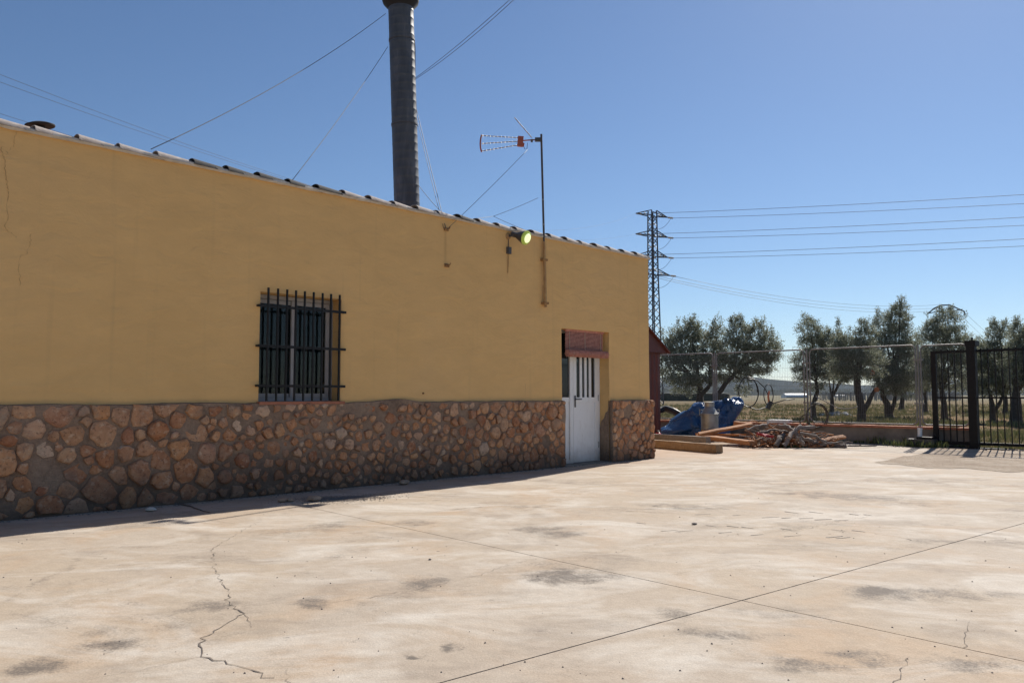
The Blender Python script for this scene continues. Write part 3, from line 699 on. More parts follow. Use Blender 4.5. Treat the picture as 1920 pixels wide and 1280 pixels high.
# --- plinth
PR = 0.055
def plinth_seg(mb, x0, x1):
    n = max(2, int((x1 - x0) / 0.08)); m = 14
    def zt(x): return PT + 0.012 * noise.noise(Vector((x * 1.3, 0, 5))) + 0.010 * noise.noise(Vector((x * 6, 0, 9))) + 0.035 * math.exp(-((x + 5.45) / 0.28) ** 2)
    base = len(mb.v)
    for j in range(m + 1):
        for i in range(n + 1):
            x = x0 + (x1 - x0) * i / n; z = zt(x) * j / m
            y = -PR + 0.016 * noise.noise(Vector((x * 5, z * 5, 2))) + 0.006 * noise.noise(Vector((x * 17, z * 17, 2)))
            mb.v.append((x, y, z))
    mb.f += [(base + j * (n + 1) + i, base + j * (n + 1) + i + 1, base + (j + 1) * (n + 1) + i + 1, base + (j + 1) * (n + 1) + i) for j in range(m) for i in range(n)]
    # top and ends
    tb = len(mb.v)
    for i in range(n + 1):
        x = x0 + (x1 - x0) * i / n; mb.v.append((x, 0.03, zt(x) + 0.012))
    mb.f += [(base + m * (n + 1) + i, base + m * (n + 1) + i + 1, tb + i + 1, tb + i) for i in range(n)]
    for i, x, fl in ((0, x0, 1), (n, x1, 0)):
        e = len(mb.v)
        for j in range(m + 1): mb.v.append((x, 0.03, zt(x) * j / m))
        for j in range(m):
            q = (base + j * (n + 1) + i, base + (j + 1) * (n + 1) + i, e + j + 1, e + j)
            mb.f.append(q if fl else q[::-1])
mb = MB()
plinth_seg(mb, WX0, door[0] + 0.012)
plinth_seg(mb, door[1] - 0.0, 0.055)
# return round the far corner, and a ragged cement dado on the door jamb
mb.add([(0.052, -PR + .01, 0), (0.052, 7.05, 0), (0.052, 7.05, PT - .01), (0.052, -PR + .01, PT - .01), (-.02, -PR + .01, PT), (-.02, 7.05, PT)], [(0, 1, 2, 3), (3, 2, 5, 4)])
jam = [(-0.005, 0.0), (0.19, 0.0), (0.19, 0.55), (0.16, 0.66), (0.10, 0.72), (0.07, 0.80), (0.02, 0.84), (-0.005, PT - .02)]
xj = door[1] - 0.022
mb.add([(xj, y, z) for y, z in jam] + [(door[1] + .01, y, z) for y, z in jam], [tuple(range(len(jam)))[::-1]] + [(i, i + 1, len(jam) + i + 1, len(jam) + i) for i in range(len(jam) - 1)])
plinth = mb.build('plinth', M['mortar'], house, smooth=True, angle=50)

# --- rubble stones of the plinth, one by one
rs = random.Random(11)
def spacing(x):
    return float(np.interp(x, [-15, -9.6, -8.6, -8.0, -7.4, -6.5, -5.5, -4.4, -3.6, -2.3, -1.2, 0], [.25, .235, .22, .19, .15, .145, .135, .145, .165, .17, .165, .165]))
segs = [(-13.2, door[0] - 0.0), (door[1] + 0.005, 0.045)]
sites = []
for (a, b_) in segs:
    S = []; tries = 0
    while tries < 9000:
        tries += 1
        x = rs.uniform(a, b_); z = rs.uniform(0.0, PT - .02); sp = spacing(x) * rs.choice((.7, .85, 1, 1, 1.2))
        if all((x - q[0]) ** 2 + ((z - q[1]) * 1.0) ** 2 > (0.5 * (sp + q[2]) * .92) ** 2 for q in S if abs(q[0] - x) < .5):
            S.append((x, z, sp))
    tries = 0
    while tries < 16000:                          # small fillers in what is left between
        tries += 1
        x = rs.uniform(a, b_); z = rs.uniform(0.0, PT - .02); sp = rs.uniform(.06, .10) * (1.3 if x < -8 else 1)
        if noise.noise(Vector((x * 1.5, z * 1.5, 33))) < -0.3: continue
        if all((x - q[0]) ** 2 + (z - q[1]) ** 2 > (0.5 * (sp + q[2]) * .96) ** 2 for q in S if abs(q[0] - x) < .5):
            S.append((x, z, sp))
    sites.append((a, b_, S))
stones = []
for a, b_, S in sites:
    for (x, z, sp) in S:
        poly = [(a, 0.0), (b_, 0.0), (b_, PT - .012), (a, PT - .012)]
        poly = [(max(x - .5, a), 0), (min(x + .5, b_), 0), (min(x + .5, b_), PT + .004), (max(x - .5, a), PT + .004)]
        for q in S:
            if q[0] == x and q[1] == z: continue
            if abs(q[0] - x) > .8: continue
            k = sp / (sp + q[2])
            mx, mz = x + (q[0] - x) * k, z + (q[1] - z) * k
            poly = clip(poly, (mx, mz), (x - q[0], z - q[1]))
            if len(poly) < 3: break
        if len(poly) < 3: continue
        tight = 1.0 if (x > -4.3 or x < -7.9) else 0.0
        # cement patch under the window's right side hides a few stones
        if -6.2 < x < -5.6 and z > .72 and rs.random() < .5: continue
        if rs.random() < 0.03: continue
        cx_ = sum(p[0] for p in poly) / len(poly); cz_ = sum(p[1] for p in poly) / len(poly)
        gap = (rs.uniform(.0015, .007) if tight else rs.uniform(.004, .017)) * min(1, sp / .13)
        # resample to 9 rim points, irregular, corners softened
        P = []
        n = rs.choice((7, 8, 9)) if sp < .2 else rs.choice((10, 11, 12))
        per = [(poly[i], poly[(i + 1) % len(poly)]) for i in range(len(poly))]
        a0 = rs.uniform(0, 6.28)
        for k in range(n):
            t = a0 + 2 * math.pi * (k + rs.uniform(-.25, .25)) / n; dx, dz = math.cos(t), math.sin(t); best = 9
            for p0, p1 in per:
                ex, ez = p1[0] - p0[0], p1[1] - p0[1]; den = dx * ez - dz * ex
                if abs(den) < 1e-9: continue
                s_ = ((p0[0] - cx_) * ez - (p0[1] - cz_) * ex) / den; u_ = ((p0[0] - cx_) * dz - (p0[1] - cz_) * dx) / den
                if s_ > 0 and -1e-6 <= u_ <= 1 + 1e-6: best = min(best, s_)
            rr = max(0.010, (best - gap) * rs.choice((.80, .88, .95, 1.0, 1.0, 1.04) if tight else (.72, .82, .9, .96, 1.0)))
            rr = min(rr, sp * 0.85)
            P.append((cx_ + dx * rr, cz_ + dz * rr))
        h = rs.choice((.006, .014, .020, .028, .038)) * rs.uniform(.85, 1.2) * (1.2 if sp > .2 else 1)
        stones.append((cx_, cz_, P, h, sp))
def stone_mesh(st, mb):
    cx_, cz_, P, h, sp = st; n = len(P); vs = []; tx, tz = rs.uniform(-.12, .12), rs.uniform(-.12, .12)
    yb = -PR
    for sc_, hh in ((1.0, -0.02), (0.97, h * .45), (0.86, h * .9), (0.5, h * 1.05)):
        for (x, z) in P:
            dx, dz = (x - cx_) * sc_, (z - cz_) * sc_
            e = rs.uniform(-.0035, .0035) if hh > 0 else 0
            vs.append((cx_ + dx, yb - hh - (tx * dx + tz * dz if hh > 0 else 0) + e, cz_ + dz))
    vs.append((cx_, yb - h * rs.uniform(.95, 1.12), cz_))
    fs = [(r * n + k, r * n + (k + 1) % n, (r + 1) * n + (k + 1) % n, (r + 1) * n + k) for r in range(3) for k in range(n)]
    fs += [(3 * n + k, 3 * n + (k + 1) % n, 4 * n) for k in range(n)]
    mb.add(vs, fs)
vis = [s for s in stones if s[0] > -9.95]
vis.sort(key=lambda s: -s[4] / (hw(s[0], 0).length))
rest = [s for s in stones if s[0] <= -9.95] + vis[300:]
for s in vis[:300]:
    m_ = MB(); stone_mesh(s, m_); m_.build('stone', M['stone'], plinth, smooth=True, angle=50)
m_ = MB()
for s in rest: stone_mesh(s, m_)
tag(m_.build('small_stones', M['stone'], plinth, smooth=True, angle=50), kind='stuff')

# --- coping tiles along the top of the facade
def tile_mesh(ln, r0, r1, th=.014, n=9):
    mb = MB(); vs = []
    for k_, (x, ro) in enumerate(((0, r0), (ln, r1))):
        for rr in (ro, ro - th):
            for i in range(n + 1):
                t = math.pi * i / n
                vs.append((x, -math.cos(t) * rr, math.sin(t) * rr * .62))
    m = n + 1
    for i in range(n):
        mb.f += [(i, i + 1, 2 * m + i + 1, 2 * m + i), (m + i + 1, m + i, 3 * m + i, 3 * m + i + 1), (i + 1, i, m + i, m + i + 1), (2 * m + i, 2 * m + i + 1, 3 * m + i + 1, 3 * m + i)]
    mb.f += [(0, 2 * m, 3 * m, m), (n, m + n, 3 * m + n, 2 * m + n)]
    mb.v = vs; return mb
tile_proto = tile_mesh(0.44, .124, .088).build('coping_tile', M['tile'], house, smooth=True, angle=40)
dark_me = tile_proto.data.copy(); dark_me.materials.clear(); dark_me.materials.append(M['darktile'])
tx = -0.375; k = 0; first = True
rt = random.Random(3)
while tx > WX0:
    o = tile_proto if first else tile_proto.copy()
    if not first: col.objects.link(o)
    first = False
    mid = tx + .2
    if -8.0 < mid < -6.35 or -4.45 < mid < -4.0: o.data = dark_me
    o.location = (tx - .03, 0.055 + rt.uniform(-.008, .008), WTOP + 0.014 + rt.uniform(-.004, .006))
    o.rotation_euler = (rt.uniform(-.03, .03), R(2.4) + rt.uniform(-.015, .015), rt.uniform(-.014, .014))
    o.parent = house
    tx -= 0.37
mb = MB()
n = 180; vs = []
for i in range(n + 1):
    x = WX0 + (0 - WX0) * i / n
    e = 0.008 * noise.noise(Vector((x * 9, 0, 1))) + 0.006 * noise.noise(Vector((x * 3, 0, 8)))
    vs += [(x, -0.026, WTOP - 0.012 + e), (x, -0.05 + e, WTOP + .004), (x, -0.045, WTOP + 0.026), (x, 0.12, WTOP + .03)]
mb.v = vs
for i in range(n):
    for q in range(3): mb.f.append((4 * i + q, 4 * i + 4 + q, 4 * i + 5 + q, 4 * i + 1 + q))
    mb.f.append((4 * i + 3, 4 * i + 7, 4 * i + 4, 4 * i))
mb.f += [(3, 2, 1, 0), (4 * n, 4 * n + 1, 4 * n + 2, 4 * n + 3)]
mb.build('mortar_bed', M['whitemortar'], house)

# hairline cracks in the render
def wcrack(pix, w_, seed):
    r = random.Random(seed); P = [hp(*p) for p in pix]; path = []
    for i in range(len(P) - 1):
        n = 10
        for k in range(n): path.append((P[i][0] + (P[i + 1][0] - P[i][0]) * k / n + r.gauss(0, .006), P[i][1] + (P[i + 1][1] - P[i][1]) * k / n + r.gauss(0, .004)))
    mb = MB()
    for (x, z) in path:
        e = w_ * r.choice((.3, .7, 1)) / 2; y = wav(x, z) - .0035; mb.v += [(x - e, y, z - e * .4), (x + e, y, z + e * .4)]
    mb.f = [(2 * i, 2 * i + 1, 2 * i + 3, 2 * i + 2) for i in range(len(path) - 1)]
    mb.build('wall_crack', M['hairline'], wall)
wcrack([(2, 275), (8, 300), (12, 340), (16, 365), (12, 430), (34, 447)], .006, 1)
wcrack([(30, 245), (26, 275), (10, 290)], .004, 2)
wcrack([(58, 440), (52, 475), (37, 480), (36, 540)], .004, 3)

# --- window with two sliding sashes
wf = MB(); wd = 0.175
x0, x1, z0, z1 = win
x0 += .004; x1 -= .004; z0 += .006; z1 -= .006
def frame_rect(mb, x0, x1, z0, z1, t, y0, y1):
    mb.box((x0, y0, z0), (x0 + t, y1, z1)); mb.box((x1 - t, y0, z0), (x1, y1, z1))
    mb.box((x0 + t, y0, z0), (x1 - t, y1, z0 + t)); mb.box((x0 + t, y0, z1 - t), (x1 - t, y1, z1))
window = thing('window', None, None); window.parent = house
frame_rect(wf, x0, x1, z0, z1 - .0, .042, wd, wd + .075)
wf.build('window_frame', M['alu'], window)
xm = (x0 + x1) / 2
for (a, b_, y0) in ((x0 + .044, xm + .03, wd + .036), (xm - .03, x1 - .044, wd + .008)):
    sb = MB(); frame_rect(sb, a, b_, z0 + .044, z1 - .046, .046, y0, y0 + .024)
    s = sb.build('sash', M['alu'], window)
    pb = MB().box((a + .05, y0 + .009, z0 + .09), (b_ - .05, y0 + .014, z1 - .09)); pb.build('pane', M['clear'], window)
# net curtain folds behind
mb = MB(); n = 60
for i in range(n + 1):
    x = x0 + .05 + (x1 - x0 - .1) * i / n; y = .36 + .025 * math.sin(i * 1.15) + .01 * math.sin(i * .4)
    mb.v += [(x, y, z0 + .03), (x, y, z1 - .06)]
mb.f = [(2 * i, 2 * i + 2, 2 * i + 3, 2 * i + 1) for i in range(n)]
mb.build('curtain', M['curtain'], window, smooth=True)
mb = MB(); mb.box((win[0] - .02, -PR - .012, win[2] - .028), (win[1] + .03, wd, win[2] + .004)); mb.build('window_sill', M['brick'], window)
# --- iron grille: nine upright bars through three cross bars
grille = thing('window_grille', None, None); grille.parent = house
gy = -0.055
for i in range(9):
    x = hp((501.4, 519.5, 536.7, 553.4, 570.0, 586.7, 603.5, 619.5, 635.8)[i], 650, gy)[0]
    mb = MB().tube([(x, gy, win[2] + .012), (x, gy, 2.262 + .028)], .0135, 8)
    mb.build('bar', M['iron'], grille, smooth=True, angle=50)
for z in (2.085, 1.64, 1.20):
    mb = MB()
    mb.box((win[0] - .045, gy - .007, z - .0145), (win[1] + .035, gy + .007, z + .0145))
    mb.box((win[0] - .045, gy + .0065, z - .011), (win[0] - .030, .03, z + .011)); mb.box((win[1] + .02, gy + .0065, z - .011), (win[1] + .035, .03, z + .011))
    mb.build('cross_bar', M['iron'], grille)

# --- white door with a side light
dr = thing('door', None, None); dr.parent = house
dy = DEP
fx0, fx1, fz1 = door[0] + .004, door[1] - .004, door[3] - .004
def dxp(px): return hp(px, 740, dy)[0]
lx0 = dxp(1075); lx1 = dxp(1124)
xa = dxp(1063); 
mb = MB(); t_ = .045
mb.box((fx0, dy, .01), (fx0 + t_, dy + .06, fz1)); mb.box((fx1 - .05, dy, .01), (fx1, dy + .06, fz1)); mb.box((fx0 + t_, dy, fz1 - t_), (fx1 - .05, dy + .06, fz1))
mb.box((lx0 - .085, dy - .004, .01), (lx0 - .006, dy + .062, fz1 - t_))
mb.box((fx0 + t_, dy + .001, .01), (lx0 - .085, dy + .06, .07))
mb.build('door_frame', M['white'], dr)
sx0, sx1 = fx0 + t_, lx0 - .085
mb = MB(); mb.box((sx0, dy + .01, .99), (sx1, dy + .05, 1.06)); mb.box((sx0, dy + .02, .07), (sx1, dy + .045, .99)); mb.build('side_panel', M['white'], dr)
MB().box((sx0, dy + .022, 1.06), (sx1, dy + .028, fz1 - t_)).build('side_pane', M['glass'], dr)
leaf = thing('door_leaf', None, None); leaf.parent = dr
lx1 = fx1 - .056
mb = MB(); y0, y1 = dy - .004, dy + .045; lt = fz1 - t_ - .006
mb.box((lx0, y0, .018), (lx0 + .075, y1, lt)); mb.box((lx1 - .075, y0, .018), (lx1, y1, lt))
mb.box((lx0 + .075, y0, .018), (lx1 - .075, y1, .13)); mb.box((lx0 + .075, y0, .975), (lx1 - .075, y1, 1.06)); mb.box((lx0 + .075, y0, lt - .08), (lx1 - .075, y1, lt))
mb.build('leaf_frame', M['white'], leaf)
mb = MB(); mb.box((lx0 + .076, y0 + .014, .131), (lx1 - .076, y1 - .008, .974)); mb.build('lower_panel', M['white'], leaf)
ga, gb = lx0 + .075, lx1 - .075; gw = gb - ga
for i in range(3):
    x = ga + gw * (i + 1) / 4
    MB().box((x - .027, y0 + .004, 1.06), (x + .027, y1 - .004, lt - .08)).build('glazing_bar', M['white'], leaf)
for i in range(4):
    a = ga + gw * i / 4 + (.0275 if i else .001); b_ = ga + gw * (i + 1) / 4 - (.0275 if i < 3 else .001)
    MB().box((a, y0 + .02, 1.061), (b_, y0 + .026, lt - .081)).build('pane', M['glass'], leaf)
for z in (.28, 1.05, 1.82):
    MB().tube([(lx1 + .004, y0 - .006, z - .05), (lx1 + .004, y0 - .006, z + .05)], .009, 8).build('hinge', M['alu'], leaf)
mb = MB(); hxx = lx0 + .035
mb.box((hxx - .016, y0 - .008, .90), (hxx + .016, y0 - .001, 1.09)); mb.tube([(hxx, y0 - .005, 1.03), (hxx, y0 - .05, 1.03), (hxx + .10, y0 - .055, 1.03)], .009, 8)
mb.build('door_handle', M['boxgrey'], leaf)
MB().box((door[0] + .005, -.04, 0), (door[1] - .005, DEP + .06, .012)).build('threshold', M['lowwall'], dr)

# --- spiral steel flue on the roof, leaning a little, with wire stays
CHY = 12.6
cb = at(763, 385, CHY); ct = at(751.5, 12, CHY)
cbl = (cb - HC); 
def tolocal(p): q = Vector(p) - HC; return Vector((q.dot(HU), q.dot(HN), q.z))
b0 = tolocal(cb + (cb - ct) * 0.25); t0 = tolocal(ct)
ax = (t0 - b0); ln = ax.length; q = Vector((0, 0, 1)).rotation_difference(ax.normalized())
CM = Matrix.Translation(b0) @ q.to_matrix().to_4x4()
prof = [(0.205, 0)]; z = 0.0; cr = 0.203
while z < ln - .08:
    prof += [(cr, z + .012), (cr + .002, z + .020), (cr + .002, z + .028), (cr, z + .036), (cr, z + .125)]
    z += .125 + .012
flue = MB().lathe(prof, 40, CM).build('chimney', M['flue'], house, smooth=True, angle=35)
MB().lathe([(.19, ln - .10), (.20, ln - .05), (.285, ln + .05), (.30, ln + .10), (.27, ln + .20), (.16, ln + .30), (.02, ln + .36)], 40, CM).build('chimney_cap', M['soot'], flue, smooth=True, angle=60)
for zz in (.52, .86): MB().lathe([(cr + .007, ln * zz - .02), (cr + .009, ln * zz - .018), (cr + .009, ln * zz + .018), (cr + .007, ln * zz + .02)], 40, CM).build('clamp_band', M['flue'], flue, smooth=True, angle=35)
def sag(p0, p1, s, n=14):
    p0, p1 = Vector(p0), Vector(p1)
    return [p0.lerp(p1, i / n) - Vector((0, 0, 4 * s * (i / n) * (1 - i / n))) for i in range(n + 1)]
def wire(name, pts, r, mat, parent=None): return MB().tube(pts, r, 5).build(name, mat, parent, smooth=True, base=parent is None)
def onflue(px, py, side):      # point on the flue's skin, seen at pixel
    return tolocal(at(px, py, CHY))
def wallpt(px, py, d): x, z = hp(px, py, d); return Vector((x, d, z))
wire('guy_wire', sag(onflue(723, 26, -1), wallpt(283, 280, .10), .12), .0045, M['guy'], flue)
wire('guy_wire', sag(onflue(727, 88, -1), wallpt(548, 338, .14), .05), .0040, M['guy'], flue)
wire('guy_wire', sag(onflue(781, 205, 1), wallpt(836, 428, -.06), .02), .0045, M['guy'], flue)
wire('guy_wire', sag(onflue(780, 215, 1), wallpt(832, 428, -.06), .03), .0035, M['guy'], flue)
wire('guy_wire', sag(onflue(783, 345, 1), wallpt(834, 404, .06), .02), .004, M['guy'], flue)
wire('cable_run', [onflue(774, 40, 1), onflue(778.5, 90, 1), onflue(778.5, 150, 1), onflue(781, 212, 1)], .006, M['cable'], flue)
# round cowl of a stove pipe behind the parapet
vc = tolocal(at(75, 234, 9.3))
vb = MB().lathe([(.06, 3.2), (.06, vc.z - .02)], 16, Matrix.Translation((vc.x, vc.y, 0))).build('roof_vent', M['soot'], house, smooth=True, angle=50)
vM = Matrix.Translation(vc) @ Matrix.Rotation(R(-8), 4, 'Y') @ Matrix.Rotation(R(0), 4, 'X')
MB().lathe([(.155, -.022), (.160, -.015), (.16, -.004), (.10, .02), (.01, .035)], 28, vM).build('vent_cowl', M['soot'], vb, smooth=True, angle=50)

# ================================================================== FITTINGS ON THE HOUSE (things)
def hthing(name, label, cat, x, y, z, group=None):
    return thing(name, label, cat, hw(x, y, z), HROT, group)
# bamboo roller blind
bl = hthing('bamboo_blind', 'red bamboo blind half rolled up over the white door', 'blind', -1.72, .06, 1.66)
bx0, bx1 = hp(1060, 650, .06)[0] + 1.72, hp(1130, 650, .06)[0] + 1.72
ztop = hp(1090, 623, .06)[1] - 1.66; zb = hp(1090, 662, .06)[1] - 1.66
mb = MB(); nsl = 17
for i in range(nsl):
    z = ztop - (ztop - zb) * i / (nsl - 1)
    mb.beam((bx0 + rt.uniform(-.006, .006), rt.uniform(-.002, .002), z), (bx1 + rt.uniform(-.006, .006), rt.uniform(-.002, .002), z), .010, (ztop - zb) / nsl * .66)
mb.build('slat_sheet', M['bamboo'], bl)
MB().box((bx0 + .004, .008, zb), (bx1 - .004, .011, ztop)).build('dark_backing', M['soot'], bl)  # near-black sheet added behind the slats so the gaps look shaded
mb = MB(); RB = Matrix.Translation((bx0 - .02, -.055, zb - .01)) @ Matrix.Rotation(R(90), 4, 'Y')
for i in range(16):
    t = 2 * math.pi * i / 16
    y, z = -.055 + math.cos(t) * .052, zb - .012 + math.sin(t) * .052
    mb.beam((bx0 - .02 + rt.uniform(-.012, .012), y, z), (bx1 + .035 + rt.uniform(-.012, .012), y, z), .009, .013, (0, math.cos(t), math.sin(t)))
mb.lathe([(.046, 0), (.046, bx1 - bx0 + .045)], 16, RB)
mb.build('rolled_slats', M['bamboo'], bl)
for x in (bx0 + .09, (bx0 + bx1) / 2, bx1 - .07):
    MB().tube([(x, -.010, ztop + .02), (x, -.012, zb + .06), (x, -.118, zb - .01), (x, -.075, zb - .075)], .004, 5).build('cord', M['cord'], bl)
MB().box((bx0 - .01, -.02, ztop + .004), (bx1 + .01, .02, ztop + .035)).build('head_rail', M['bamboo'], bl)

# television antenna on its mast
MX = -2.745
ant = hthing('tv_antenna', 'television antenna with red boom on a thin mast above the lamp', 'antenna', MX, -.045, 2.45)
mt = at(1008, 254, (hw(MX, -.045).y))
mtop = Vector(((mt - HC).dot(HU) - MX, 0.0, mt.z - 2.45))
mbt = Vector((0, 0, 0.30)); 
def along(z): k = (z - mbt.z) / (mtop.z - mbt.z); return mbt.lerp(mtop, k)
MB().tube([along(.97), mtop], .0165, 10).build('mast', M['mast'], ant, smooth=True, angle=50)
MB().tube([along(-.02), along(.58), along(.98)], .021, 10).build('mast_foot', M['ochremast'], ant, smooth=True, angle=50)
for z in (.70, .04):
    mb = MB(); p = along(z); mb.box((p.x - .05, p.y - .026, z - .016), (p.x + .05, .05, z + .016)); mb.build('wall_bracket', M['rust'], ant)
for z in (1.24, 1.62):
    MB().tube([along(z - .012), along(z + .012)], .0185, 10).build('clip_band', M['galv'], ant)
def A(px, py, dd=0.0):          # antenna plane: at the mast's distance plus dd
    p = at(px, py, hw(MX, -.045).y + dd); q = p - HC
    return Vector((q.dot(HU) - MX, q.dot(HN) + .045, q.z - 2.45))
MB().tube([A(1016, 262, -.05), A(990, 263), A(975, 264.5)], .010, 8).build('boom', M['antred'], ant)
MB().beam(A(1003, 262, -.06), A(1015, 262, -.06), .05, .055).build('mast_clamp', M['lampbody'], ant)
mb = MB(); mb.beam(A(970.5, 265), A(981, 266), .07, .15); mb.beam(A(977, 271), A(983, 272), .05, .05); mb.build('dipole_box', M['antred'], ant)
ydir = (A(960, 262, 1) - A(960, 262, 0)).normalized()
for (pa, pb) in (((972, 258.5), (903, 254.5)), ((972, 265), (903, 269.5)), ((972, 272), (903, 283.5))):
    a, b_ = A(*pa), A(*pb)
    mb = MB().tube([a, b_], .0065, 6)
    for i in range(10):
        p = a.lerp(b_, .06 + .9 * i / 9)
        v = (ydir * .045 + Vector((0, 0, .010)))
        mb.tube([p - v, p + v], .0025, 4)
    mb.build('director_boom', M['antmet'], ant)
MB().tube([A(903, 253), A(901, 262), A(900.5, 270), A(901, 278), A(903, 285)], .012, 8).build('end_bar', M['antred'], ant, smooth=True)
mb = MB(); a, b_ = A(997, 258), A(965, 221)
for i in range(9):
    k = i / 8; p = a.lerp(b_, k); mb.tube([p - ydir * .17, p + ydir * .17], .004, 5)
for s_ in (-.17, 0, .17): mb.tube([a + ydir * s_, b_ + ydir * s_], .004, 5)
mb.build('reflector', M['antmet'], ant)
mb = MB(); a, b_ = A(997, 264), A(1001, 271); mb.beam(a - ydir * .1, a + ydir * .1, .03, .05); mb.build('reflector_foot', M['lampbody'], ant)
MB().tube([A(981, 272), A(984, 280), A(988, 279), A(989, 268)], .004, 5).build('coax_tail', M['cable'], ant)
tag(wire('antenna_guy_wire', sag(hw(*wallpt(838, 430, -.05)), at(989, 281, hw(MX, 0).y), .015), .0035, M['guy']), 'thin stay wire from the rusty hook up to the antenna boom', 'wire')
jn = at(925, 405.5, 12.3)
tag(wire('stay_wire', sag(at(1009, 371, hw(MX, 0).y), jn, .01), .0032, M['guy']), 'stay wire running left from the mast to a knot', 'wire')
tag(wire('stay_wire', sag(jn, hw(*wallpt(880, 411, .10)), .004), .0032, M['guy']), 'short stay wire ending at the dark coping tile', 'wire')
tag(wire('stay_wire', sag(jn, hw(*wallpt(1000, 437, .08)), .01), .0032, M['guy']), 'stay wire falling right from the knot to the coping', 'wire')

# rusty wall hooks holding the stays
for (px, py, lab) in ((836, 430, 'rusty iron hook holding the stay wires below the coping'), (837, 498, 'rusty iron stub on the wall below the wire hook')):
    x, z = hp(px, py, 0)
    mb = MB(); mb.box((x - .035, -.022, z - .022), (x + .035, .012, z + .022)); mb.tube([(x, -.015, z), (x + .01, -.06, z + .005), (x + .02, -.065, z + .03)], .008, 6)
    o = mb.build('wall_hook', M['rust'], None, base=False); o.location = HC; o.rotation_euler = (0, 0, HROT)
    tag(o, lab, 'hook')

# spotlight
lx, lz = hp(952, 443, 0)
lamp = hthing('wall_spotlight', 'wall spotlight with lime green reflector bulb under the coping', 'lamp', lx, 0, lz)
mb = MB(); mb.lathe([(.05, -.02), (.05, .012), (.03, .03)], 18, Matrix.Rotation(R(90), 4, 'X')); mb.build('wall_mount', M['ochremast'], lamp, smooth=True, angle=40)
mb = MB(); mb.tube([(0, -.02, 0), (.02, -.07, .0), (.05, -.10, .01)], .014, 8); mb.build('arm', M['lampbody'], lamp, smooth=True)
tgt = (Vector((HU.dot(Vector((.72, -.55, 0))), HN.dot(Vector((.72, -.55, 0))), -.32))).normalized()
q = Vector((0, 0, 1)).rotation_difference(tgt)
LM = Matrix.Translation((.055, -.11, .012)) @ q.to_matrix().to_4x4() @ Matrix.Scale(1.5, 4)
MB().lathe([(.022, -.05), (.027, -.045), (.027, .015), (.030, .02)], 18, LM).build('socket', M['lampbody'], lamp, smooth=True, angle=40)
MB().lathe([(.030, .02), (.050, .07), (.066, .115), (.070, .128)], 28, LM).build('bulb_shell', M['lampbody'], lamp, smooth=True, angle=40)
MB().lathe([(.0695, .1285), (.066, .14), (.05, .149), (.025, .154), (.004, .155)], 28, LM).build('bulb_face', M['lens'], lamp, smooth=True)
MB().lathe([(.046, .1508), (.044, .1535), (.028, .1575), (.004, .159)], 24, LM).build('bulb_glow', M['glow'], lamp, smooth=True)
x, z = hp(952, 470, 0)
jb = hthing('junction_box', 'small dark junction box on the wall under the spotlight', 'box', x, 0, z)
MB().box((-.035, -.045, -.05), (.035, .005, .05)).build('case', M['boxgrey'], jb)
MB().box((-.03, -.05, -.044), (.03, -.0455, .044)).build('cover', M['lampbody'], jb)
MB().tube([(0, -.02, -.05), (.002, -.012, -.2), (-.006, -.010, -.33)], .005, 6).build('conduit', M['ochremast'], jb)
MB().tube([(0, -.02, .05), (.0, -.015, .16), (.0, -.03, .24)], .005, 6).build('feed_cable', M['cable'], jb)
# small fixing in the wall above the plinth
x, z = hp(793, 737, 0)
mb = MB(); mb.lathe([(.014, -.01), (.014, .004), (.006, .022)], 10, Matrix.Translation((x, 0, z)) @ Matrix.Rotation(R(90), 4, 'X'))
o = mb.build('wall_bolt', M['rust'], None, base=False); o.location = HC; o.rotation_euler = (0, 0, HROT); tag(o, 'single dark bolt in the wall above the stone plinth', 'bolt')

# ================================================================== SHED
shed = thing('shed', 'dark red metal shed with gable roof behind the house corner', 'shed', hw(3.85, 3.25), HROT)
sx0, sx1, sd, eh, ph = -1.25, 1.22, 2.4, 2.16, 3.06
mb = MB()
def ribwall(mb, p0, p1, z0, zfun, nrm, n=22):
    p0, p1, nrm = Vector(p0), Vector(p1), Vector(nrm); vs = []
    for i in range(n * 4 + 1):
        k = i / (n * 4); o = .018 if i % 4 in (1, 2) else 0
        p = p0.lerp(p1, k) + nrm * o; vs += [(p.x, p.y, z0), (p.x, p.y, zfun(k))]
    mb.add(vs, [(2 * i, 2 * i + 2, 2 * i + 3, 2 * i + 1) for i in range(n * 4)])
ribwall(mb, (sx0, 0, 0), (sx1, 0, 0), .12, lambda k: eh, (0, -1, 0), 14)
ribwall(mb, (sx1, 0, 0), (sx1, sd, 0), .12, lambda k: eh, (1, 0, 0), 12)
ribwall(mb, (sx1, sd, 0), (sx0, sd, 0), .12, lambda k: eh, (0, 1, 0), 12)
ribwall(mb, (sx0, sd, 0), (sx0, 0, 0), .12, lambda k: eh, (-1, 0, 0), 12)
mb.build('wall', M['shed'], shed)
MB().box((sx0 - .03, -.03, 0), (sx1 + .03, sd + .03, .12)).build('base', M['lowwall'], shed)
mb = MB(); ov = .22
pk = (sx0 + sx1) / 2
g = [(sx0 - ov, eh - .02), (sx1 + ov, eh - .02), (pk, ph)]
mb.add([(x, -.10, z) for x, z in g] + [(x, -.06, z) for x, z in g], [(0, 1, 2), (5, 4, 3), (0, 3, 4, 1)])
mb.build('gable', M['shed'], shed)
